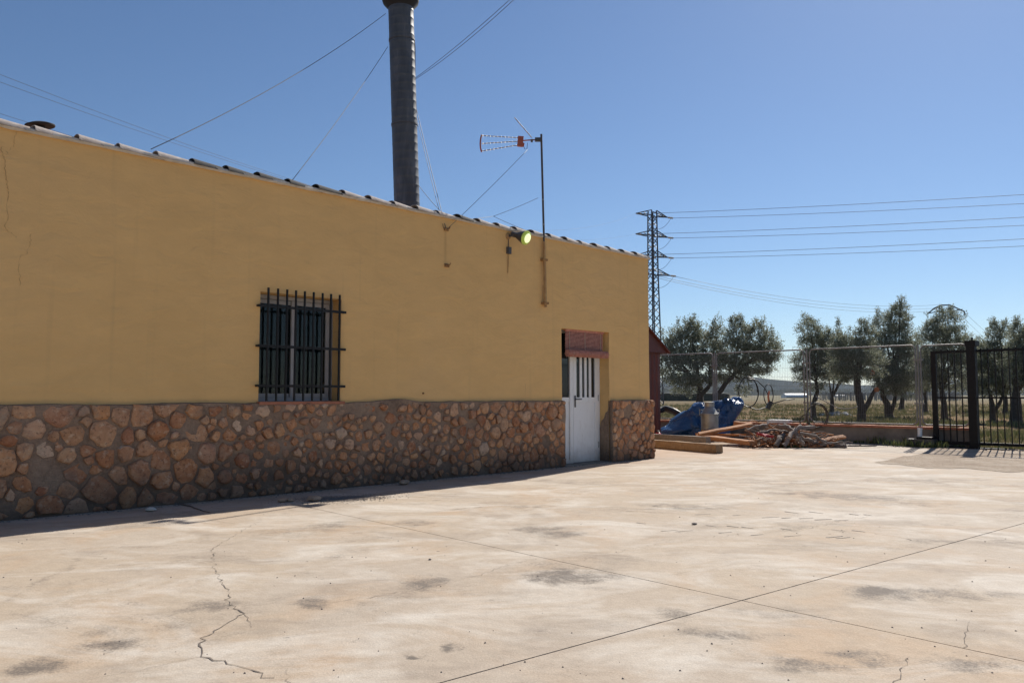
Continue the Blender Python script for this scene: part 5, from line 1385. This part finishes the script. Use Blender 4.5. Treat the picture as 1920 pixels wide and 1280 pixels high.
def olive(label, Y, trunk, blobs, limbs=(), sprouts=(), dens=1.0, cuts=(), base_r=.16):
    b0 = at(trunk[0][0], trunk[0][1], Y); base = Vector((b0.x, Y, -.02))
    T = thing('olive_tree', label, 'tree', base, 0, 'olive trees beyond the fence')
    k = Y / F
    def loc(px, py, dy=0.0): return at(px, py, Y) - base + Vector((0, dy, 0))
    path = [Vector((0, 0, 0))] + [loc(*q) for q in trunk[1:]]
    mb = MB()
    def limb(path, r0, r1):
        fine = []
        for i in range(len(path) - 1):
            for s_ in range(5):
                p = path[i].lerp(path[i + 1], s_ / 5); fine.append(p + Vector((noise.noise(p * 2.1), noise.noise(p * 2.1 + Vector((9, 0, 0))), 0)) * .05)
        fine.append(path[-1]); m = len(fine)
        mb.tube(fine, [(r0 + (r1 - r0) * i / (m - 1)) * (1 + .14 * noise.noise(fine[i] * 5)) * (1.35 if i == 0 else 1) for i in range(m)], 9)
    limb(path, base_r, base_r * .6)
    for l in limbs: limb([loc(*q) for q in l], base_r * .6, base_r * .3)
    # crown limbs: from trunk top to every foliage mass
    tip = path[-1]; Bl = []
    for (bx, by, rx, ry) in blobs:
        c = loc(bx, by); c.y += nr.normal() * rx * k * .5
        Bl.append((c, rx * k * 1.22, ry * k * 1.08))
        src = min([tip] + [loc(*l[-1]) for l in limbs], key=lambda s_: (s_ - c).length)
        mid = src.lerp(c, .5) + Vector((nr.normal() * .1, nr.normal() * .1, .08))
        limb([src, mid, c], base_r * .36, .015)
    mb.build('trunk', M['bark'], T, smooth=True, angle=60)
    for (px, py, rr) in cuts:
        c = loc(px, py, -.18)
        MB().lathe([(rr, -.02), (rr, .012), (rr * .7, .02)], 14, Matrix.Translation(c) @ Matrix.Rotation(R(80), 4, 'X')).build('pruning_cut', M['cut'], T, smooth=True, angle=40)
    PP, DD = [], []
    for (c, rx, rz) in Bl:
        n = int(300 * dens * (rx * rx * rz) ** .62 / (.45 ** 1.86)) + 40
        u_ = nr.normal(size=(n, 3)); u_ /= np.linalg.norm(u_, axis=1, keepdims=True)
        rad = nr.uniform(.25, 1.0, (n, 1)) ** .55
        # lumpy outline
        ph = nr.uniform(0, 6.28, 4)
        lump = 1 + .22 * np.sin(3 * u_[:, :1] * 2 + ph[0]) * np.cos(4 * u_[:, 2:] + ph[1]) + .14 * np.sin(7 * u_[:, 1:2] + 5 * u_[:, 2:] + ph[2])
        p = np.array(c) + u_ * rad * lump * np.array([rx, rx * .95, rz])
        d = u_ * .7 + np.array([0, 0, .55]) + nr.normal(size=(n, 3)) * .35
        hang = u_[:, 2] < -.25; d[hang, 2] -= 1.0
        d /= np.linalg.norm(d, axis=1, keepdims=True)
        PP.append(p); DD.append(d)
    for (px, py, h_) in sprouts:      # upright shoots
        a = np.array(loc(px, py)); n = 26
        s_ = nr.uniform(0, 1, (n, 1)); PP.append(a + np.array([0, 0, 1]) * s_ * h_ * k + nr.normal(size=(n, 3)) * .05 * (1.3 - s_)); d = np.array([0, 0, 1]) + nr.normal(size=(n, 3)) * .45; DD.append(d / np.linalg.norm(d, axis=1, keepdims=True))
    # random shoots on top of every mass
    for (c, rx, rz) in Bl:
        for _ in range(3):
            a = np.array(c) + np.array([nr.uniform(-.7, .7) * rx, nr.uniform(-.5, .5) * rx, rz * nr.uniform(.6, .9)]); h_ = nr.uniform(.18, .42); n = 12
            s_ = nr.uniform(0, 1, (n, 1)); PP.append(a + np.array([0, 0, 1]) * s_ * h_ + nr.normal(size=(n, 3)) * .045 * (1.2 - s_)); d = np.array([0, 0, 1]) + nr.normal(size=(n, 3)) * .4; DD.append(d / np.linalg.norm(d, axis=1, keepdims=True))
    P = np.concatenate(PP); D = np.concatenate(DD); n = len(P); m = 9
    # each sprig carries m leaves along a short twig
    t = np.tile(np.linspace(0, 1, m), n)[:, None]
    P2 = np.repeat(P, m, 0) + np.repeat(D, m, 0) * t * .20 + nr.normal(size=(n * m, 3)) * .012
    D2 = np.repeat(D, m, 0) * .75 + nr.normal(size=(n * m, 3)) * .55; D2 /= np.linalg.norm(D2, axis=1, keepdims=True)
    leaf_mesh('crown', P2, D2, nr.uniform(.055, .095, n * m), nr.uniform(.018, .032, n * m), M['olive'], T)
    return T
olive('broad olive tree nearest the red shed', 30.0, [(1312, 795), (1312, 750), (1313, 725)], [(1262, 655, 22, 24), (1288, 640, 24, 24), (1297, 622, 13, 14), (1328, 652, 26, 26), (1318, 690, 34, 28), (1277, 694, 30, 26), (1343, 634, 12, 20), (1285, 720, 24, 14), (1250, 680, 16, 24)],
      limbs=[[(1313, 740), (1325, 728), (1332, 722)]], sprouts=[(1298, 622, 18), (1338, 625, 12), (1275, 640, 12)], base_r=.17)
olive('leaning olive tree between the shed tree and the fence gap', 29.6, [(1336, 795), (1346, 738), (1360, 720), (1374, 704)], [(1385, 628, 18, 20), (1372, 658, 28, 24), (1413, 636, 21, 24), (1434, 652, 18, 24), (1402, 678, 36, 20), (1449, 660, 13, 10), (1396, 715, 11, 20), (1430, 682, 18, 14), (1360, 690, 20, 18)], sprouts=[(1390, 612, 14), (1372, 612, 10), (1424, 618, 10)], base_r=.11)
olive('slim olive tree behind the coiled hose', 36.0, [(1528, 785), (1524, 760), (1532, 735), (1530, 715)], [(1514, 622, 18, 18), (1530, 646, 24, 22), (1508, 678, 16, 16), (1545, 686, 22, 20), (1527, 712, 20, 14), (1552, 645, 17, 18), (1500, 700, 12, 10), (1540, 665, 24, 20)], sprouts=[(1572, 650, 46), (1573, 630, 30), (1570, 640, 34), (1520, 608, 8)], base_r=.12)
olive('forked olive tree with orange pruning cuts', 32.0, [(1616, 797), (1616, 770), (1609, 735), (1607, 705)], [(1621, 628, 14, 14), (1588, 652, 22, 18), (1600, 684, 30, 22), (1640, 682, 24, 20), (1570, 672, 20, 22), (1572, 655, 12, 12), (1615, 655, 20, 18), (1580, 700, 16, 12)],
      limbs=[[(1617, 772), (1630, 750), (1641, 728)]], sprouts=[(1624, 618, 14), (1572, 640, 14)], cuts=((1640, 730, .10), (1632, 698, .10)), base_r=.19)
olive('tall olive tree rising left of the gate', 38.0, [(1668, 782), (1664, 760), (1655, 740)], [(1660, 612, 20, 20), (1690, 600, 20, 20), (1692, 630, 26, 22), (1668, 664, 34, 28), (1700, 684, 22, 24), (1652, 710, 24, 16), (1686, 580, 9, 9), (1640, 690, 24, 20), (1680, 710, 24, 16), (1640, 650, 14, 14), (1708, 655, 14, 14), (1715, 715, 20, 14), (1668, 725, 20, 10)],
      limbs=[[(1669, 778), (1676, 755), (1680, 735)]], sprouts=[(1690, 582, 12), (1678, 585, 12)], base_r=.2)
olive('olive tree behind the left gate leaf', 36.0, [(1772, 790), (1770, 760), (1766, 730)], [(1770, 605, 22, 18), (1752, 640, 26, 26), (1782, 648, 24, 28), (1742, 622, 12, 14), (1762, 682, 34, 20), (1795, 660, 14, 20), (1735, 690, 16, 22), (1800, 690, 14, 16), (1750, 715, 24, 14), (1790, 715, 20, 12)], sprouts=[(1762, 590, 12), (1784, 590, 12)], base_r=.16)
olive('olive tree right of the black gate post', 33.0, [(1862, 796), (1862, 770), (1858, 748)], [(1868, 632, 10, 20), (1884, 642, 15, 22), (1856, 664, 22, 18), (1872, 698, 30, 22), (1845, 700, 18, 24), (1838, 668, 14, 12), (1890, 675, 16, 16), (1850, 725, 22, 12), (1885, 722, 20, 12)], limbs=[[(1862, 775), (1875, 752), (1880, 740)]], sprouts=[(1884, 618, 14), (1867, 618, 10)], base_r=.14)
olive('thick trunked olive tree at the right edge', 31.0, [(1906, 802), (1905, 765), (1905, 735)], [(1903, 632, 12, 18), (1926, 642, 20, 22), (1914, 690, 32, 26), (1946, 655, 24, 24), (1900, 665, 16, 18), (1940, 700, 24, 20)], sprouts=[(1904, 618, 12)], base_r=.24)
olive('low olive tree far behind the gate post', 52.0, [(1822, 772), (1822, 745)], [(1820, 655, 20, 16), (1835, 680, 24, 20), (1812, 690, 22, 20), (1826, 720, 26, 14), (1808, 645, 10, 12)], base_r=.2, dens=.8)
olive('distant olive tree between the forked and tall trees', 60.0, [(1690, 765), (1692, 740)], [(1720, 690, 20, 18), (1700, 715, 26, 16), (1725, 655, 14, 16), (1690, 735, 20, 10)], base_r=.2, dens=.7)

olive('rounded olive tree filling the gap left of the forked tree', 46.0, [(1560, 770), (1560, 745)], [(1555, 690, 22, 16), (1580, 700, 22, 14), (1562, 668, 18, 16), (1590, 680, 16, 16)], base_r=.16, dens=.8)
olive('olive tree glimpsed between the two right trunks', 48.0, [(1885, 768), (1886, 745)], [(1880, 700, 26, 18), (1900, 715, 24, 14), (1860, 715, 22, 14), (1895, 680, 20, 18)], base_r=.16, dens=.8)
olive('olive tree in the second row behind the near fence post', 50.0, [(1735, 768), (1735, 745)], [(1728, 700, 24, 18), (1748, 712, 22, 14), (1715, 715, 18, 14), (1738, 675, 20, 18)], base_r=.16, dens=.8)

# field grass: tufts thinning with distance
def tufts(name, pts, hmin, hmax, wd, blades, mat, label, cat):
    P, D, Ln = [], [], []
    for (x, y, z, s_) in pts:
        n = blades; a = nr.uniform(0, 6.28, n); l = nr.uniform(.1, .7, n)
        d = np.stack([np.cos(a) * l, np.sin(a) * l, np.ones(n)], 1); d /= np.linalg.norm(d, axis=1, keepdims=True)
        P.append(np.array([x, y, z]) + np.stack([nr.normal(size=n) * .05, nr.normal(size=n) * .05, np.zeros(n)], 1)); D.append(d); Ln.append(nr.uniform(hmin, hmax, n) * s_)
    P = np.concatenate(P); D = np.concatenate(D); Ln = np.concatenate(Ln)
    return tag(leaf_mesh(name, P, D, Ln, np.full(len(P), wd), M[mat]), label, cat, kind='stuff')
pts = []
while len(pts) < 9000:
    y = 17 + 75 * nr.random() ** 1.7; x = y * nr.uniform(.12, .78)
    lx = (Vector((x, y, 0)) - HC).dot(HU)
    if lx < 7.4: continue
    dens = noise.noise(Vector((x * .22, y * .22, 1))) + .5 * noise.noise(Vector((x * .9, y * .9, 4)))
    if dens < nr.uniform(-.5, .25): continue
    pts.append((x, y, fz(x, y) - .01, 1 + .4 * dens))
tufts('grass', pts, .06, .24, .022, 10, 'grass', 'dry green and yellow grass over the olive field', 'grass')
pts = []
for i in range(45):
    y = nr.uniform(-3.1, 1.0); p = hw(6.86 - abs(nr.normal()) * .05, y); s_ = 1.3 if abs(y - hx(1640, 810, 6.86)[0]) < .25 or abs(y - hx(1725, 800, 6.6)[0]) < .4 else .6
    pts.append((p.x, p.y, 0, s_))
for i in range(60):
    p = hw(6.45 + nr.normal() * .12, hx(1722, 800, 6.5)[0] + nr.normal() * .25); pts.append((p.x, p.y, 0, 1.0))
for i in range(14):
    p = gp(nr.uniform(1465, 1505), 839); pts.append((p.x, p.y, 0, .35))
tufts('weeds', pts, .04, .19, .022, 9, 'weed', 'green weeds along the foot of the low wall', 'weeds')

# far hedge, greenhouse and vineyard posts
def hedge(p0, p1, h_, wd_, label):
    p0, p1 = Vector(p0), Vector(p1); n = 40; mb = MB()
    d = (p1 - p0).normalized(); s = Vector((-d.y, d.x, 0))
    for i in range(n + 1):
        p = p0.lerp(p1, i / n); hh = h_ * (1 + .10 * noise.noise(p * .8)); 
        for (a, z) in ((-1, 0), (-1.05, .6), (-.8, .95), (0, 1), (.8, .95), (1.05, .6), (1, 0)):
            mb.v.append(tuple(p + s * a * wd_ * (1 + .1 * noise.noise(p * 1.7 + Vector((a, z, 0)))) + Vector((0, 0, z * hh))))
    mb.f = [(7 * i + k, 7 * i + k + 1, 7 * i + 8 + k, 7 * i + 7 + k) for i in range(n) for k in range(6)]
    mb.f += [tuple(range(6, -1, -1)), tuple(7 * n + k for k in range(7))]
    return tag(mb.build('hedge', M['fardark'], smooth=True, angle=40), label, 'hedge')
g0 = at(1236, 747, 150); g1 = at(1368, 747, 145); g0.z = g1.z = -.05
hedge(g0, g1, 1.45, .9, 'dark clipped hedge far behind the shed tree')
gh = thing('greenhouse', 'long low white greenhouse far out in the plain', 'greenhouse', at(1490, 741, 300) * 1.0)
gh.location.z = -.05
mb = MB(); n = 10
for j, x in enumerate((-4.2, 4.2)):
    for i in range(n + 1):
        t = math.pi * i / n; mb.v.append((x, -math.cos(t) * 3, math.sin(t) ** .7 * 1.7))
mb.f = [(i, i + 1, n + 2 + i, n + 1 + i) for i in range(n)] + [tuple(range(n, -1, -1)), tuple(n + 1 + i for i in range(n + 1))]
mb.build('film_tunnel', M['farwhite'], gh, smooth=True, angle=50)
MB().box((-4.1, -3.06, -.1), (4.1, -3.01, .35)).build('side_vent', M['fardark'], gh)
gh2 = thing('greenhouse', 'small white greenhouse glimpsed right of the slim olive tree', 'greenhouse', (at(1572, 741, 420).x, 420, -.05))
MB().box((-3, -3, -.1), (3, 3, .75)).build('film_walls', M['farwhite'], gh2)
mb = MB().add([(-3.2, -3.2, .75), (3.2, -3.2, .75), (3.2, 0, 1.2), (-3.2, 0, 1.2), (3.2, 3.2, .75), (-3.2, 3.2, .75)], [(0, 1, 2, 3), (3, 2, 4, 5), (0, 3, 5), (1, 4, 2)]); mb.build('film_roof', M['farwhite'], gh2)
mb = MB()
for i in range(420):
    y = 150 + 12 * (i % 7) + rng.uniform(-1, 1); x = y * rng.uniform(.38, .56); mb.beam((x, y, -.05), (x, y, 1.6), .09, .09, (0, 1, 0))
tag(mb.build('vineyard_posts', M['galv'], base=False), 'grey trellis posts of a distant vineyard', 'posts', kind='stuff')

# ================================================================== PYLONS AND LINES
YP = 92.0
pb_ = at(1227, 740, YP)
pyl = thing('lattice_pylon', 'tall steel lattice pylon with four cross arms behind the house', 'pylon', (pb_.x, YP, -.05), R(28))
kz = YP / F
def pz(py): return at(1227, py, YP).z + .05
Htop = pz(396)
def half(z): return float(np.interp(z, [0, pz(620), pz(515), pz(400), Htop], [.72, .54, .42, .36, .32]))
for sx_ in (-1, 1):
    for sy_ in (-1, 1):
        mb = MB(); zs_ = [0, pz(620), pz(515), pz(400), Htop]
        for a, b_ in zip(zs_[:-1], zs_[1:]): mb.beam((sx_ * half(a), sy_ * half(a), a), (sx_ * half(b_), sy_ * half(b_), b_), .11, .11, (1, 0, 0))
        mb.build('leg', M['pylon'], pyl)
mb = MB(); z = 0; flip = 1
while z < Htop - .8:
    z2 = z + half(z) * 1.7
    z2 = min(z2, Htop)
    for (ax_, sg) in ((0, 1), (0, -1), (1, 1), (1, -1)):
        a, b_ = half(z), half(z2)
        if ax_ == 0: p, q_ = (-a * flip, sg * a, z), (b_ * flip, sg * b_, z2)
        else: p, q_ = (sg * a, -a * flip, z), (sg * b_, b_ * flip, z2)
        mb.beam(p, q_, .07, .07)
    z = z2; flip = -flip
mb.build('lattice_bracing', M['pylon'], pyl)
arms = []
for py, l_, r_ in ((404, 2.35, 2.2), (442, 2.4, 2.2), (480, 2.1, 2.2), (514, 1.6, 2.5)):
    z = pz(py); mb = MB(); h_ = half(z)
    for s_, ln_ in ((-1, l_), (1, r_)):
        for yy in (-h_, h_):
            mb.beam((s_ * h_, yy, z + .55), (s_ * ln_, 0, z), .09, .09); mb.beam((s_ * h_, yy, z - .05), (s_ * ln_, 0, z), .09, .09)
        for k in (.35, .7): mb.beam((s_ * (h_ + (ln_ - h_) * k), h_ * (1 - k), z + .55 * (1 - k)), (s_ * (h_ + (ln_ - h_) * k), -h_ * (1 - k), z), .05, .05)
    mb.beam((-h_, 0, z), (h_, 0, z), .09, .09)
    a_ = mb.build('cross_arm', M['pylon'], pyl)
    for s_, ln_ in ((-1, l_), (1, r_)):
        mb = MB()
        for k in range(6): mb.lathe([(.03, 0), (.11, .03), (.11, .06), (.03, .09)], 8, Matrix.Translation((s_ * ln_ + (.10 + .13 * k), 0, z)) @ Matrix.Rotation(R(90), 4, 'Y'))
        mb.build('insulator', M['insul'], a_)
    jl = sag((r_ + .6, 0, z), (h_, 0, z - 1.5), .5, 8); MB().tube(jl, .02, 4).build('jumper', M['cable'], a_)
    arms.append((z, l_, r_))
import mathutils
PM = Matrix.Translation((pb_.x, YP, -.05)) @ Matrix.Rotation(R(28), 4, 'Z')
ends_r = ((353, 'topmost'), (373, 'second'), (396, 'third'), (414, 'fourth'), (436, 'fifth'), (452, 'lowest'))
for i, (ye, wd_) in enumerate(ends_r):
    z, l_, r_ = arms[i // 2]
    p0 = PM @ Vector(((r_ + .8) if i % 2 else -l_ + .5, 0, z))
    # beyond the frame the line goes on to the next support
    p1 = at(2300, ye - (2300 - 1920) * (.035 - .004 * (i // 2)), 60 + 3 * (i % 2))
    tag(wire('power_line', sag(p0, p1, .25, 16), .021, M['cable']), '%s of the six power lines right of the tall pylon' % wd_, 'power line', 'power lines right of the pylon')
# same line running left over the house
for i, (pts_, lab) in enumerate((((-250, 40), 'upper power line crossing the sky above the roof at left'), ((-250, 62), 'lower power line crossing the sky above the roof at left'), ((-250, 132), 'power line just above the coping at the left edge'))):
    z, l_, r_ = arms[i]
    p0 = PM @ Vector((-l_, 0, z)); p1 = at(pts_[0], pts_[1], 20)
    S = (3.5, 2.5, 2.0)[i]
    tag(wire('power_line', sag(p0, p1, S, 40), .006, M['cable']), lab, 'power line', 'power lines left of the pylon')
# second, distant pylon with an arched head
YQ = 150.0
qb = at(1775, 740, YQ)
p2 = thing('lattice_pylon', 'distant smaller pylon with arched head above the olive trees', 'pylon', (qb.x, YQ, -.05))
def qz(py): return at(1775, py, YQ).z + .05
def qx(px): return at(px, 600, YQ).x - qb.x
zt = qz(573)
for s_ in (-1, 1):
    for y in (-.5, .5):
        MB().beam((s_ * 1.2, y * 2, 0), (s_ * .45, y, qz(590)), .14, .14, (1, 0, 0)).build('leg', M['pylon'], p2)
mb = MB(); z = 0; fl = 1
while z < qz(592):
    a = 1.2 - .75 * z / qz(590); z2 = z + a * 1.6; b_ = max(.45, 1.2 - .75 * z2 / qz(590))
    for y in (-1, 1): mb.beam((-a * fl, y * a * .8, z), (b_ * fl, y * b_ * .8, min(z2, qz(590))), .08, .08)
    z = z2; fl = -fl
mb.build('lattice_bracing', M['pylon'], p2)
mb = MB()
arcp = [(qx(1740), 0, qz(588)), (qx(1752), 0, qz(578)), (qx(1766), 0, qz(572)), (qx(1782), 0, qz(572)), (qx(1798), 0, qz(579)), (qx(1809), 0, qz(584)), (qx(1808), 0, qz(592))]
mb.tube(arcp, .13, 5)
mb.tube([(qx(1742), 0, qz(587)), (qx(1760), 0, qz(584)), (qx(1775), 0, qz(585)), (qx(1805), 0, qz(580))], .09, 5)
for a, b_ in (((1766, 573), (1768, 590)), ((1784, 573), (1782, 590)), ((1752, 579), (1764, 586)), ((1798, 579), (1786, 586))): mb.beam((qx(a[0]), 0, qz(a[1])), (qx(b_[0]), 0, qz(b_[1])), .09, .09)
mb.build('arched_head', M['pylon'], p2)
for i, (sy_, ey, ex) in enumerate(((516, 571, 1762), (520, 578, 1752), (526, 584, 1738))):
    p0 = PM @ Vector((2.9 if i == 0 else 1.0 - i * .6, 0, arms[3][0] - .15 * i)); p1 = at(ex, ey, YQ)
    tag(wire('power_line', sag(p0, p1, 1.5, 20), .022, M['cable']), ('top', 'middle', 'bottom')[i] + ' of three thin lines joining the two pylons', 'power line', 'lines between the pylons')
for i, (a, b_) in enumerate((((1809, 586), (1880, 650)), ((1800, 590), (1860, 645)))):
    tag(wire('power_line', sag(at(a[0], a[1], YQ), at(b_[0] + (b_[0] - a[0]) * .8, b_[1] + (b_[1] - a[1]) * .7, YQ + 160), .6, 12), .022, M['cable']), ('outer' if i == 0 else 'inner') + ' thin line falling right from the distant pylon', 'power line', 'lines right of the distant pylon')
# service wire from the flue up over the yard
p0 = hw(*onflue(779, 152, 1)); 
for j in range(2):
    tag(wire('service_wire', sag(p0 + Vector((0, -.1, -.02 * j)), at(1060, -98 + 4 * j, 8.0), .06 + .03 * j, 16), .0035, M['cable']), ('upper' if j == 0 else 'lower') + ' of two twisted wires rising right from the flue', 'wire', 'service wires at the flue')

# ================================================================== HAZE
HAZE = True
if HAZE:
    hm = bpy.data.materials.new('valley_haze'); hm.use_nodes = True; t = hm.node_tree
    t.nodes.remove(t.nodes['Principled BSDF'])
    pv = N(t, 'ShaderNodeVolumePrincipled'); pv.inputs['Color'].default_value = rgb(0.62, 0.76, 0.97); pv.inputs['Density'].default_value = 0.00005; pv.inputs['Anisotropy'].default_value = 0.3
    L(t, pv.outputs[0], t.nodes['Material Output'].inputs['Volume'])
    o = MB().box((-4500, -400, -2.5), (4500, 4600, 110)).build('haze', hm, base=False)
    tag(o, 'thin pale haze in the air over the plain', 'haze', kind='stuff')
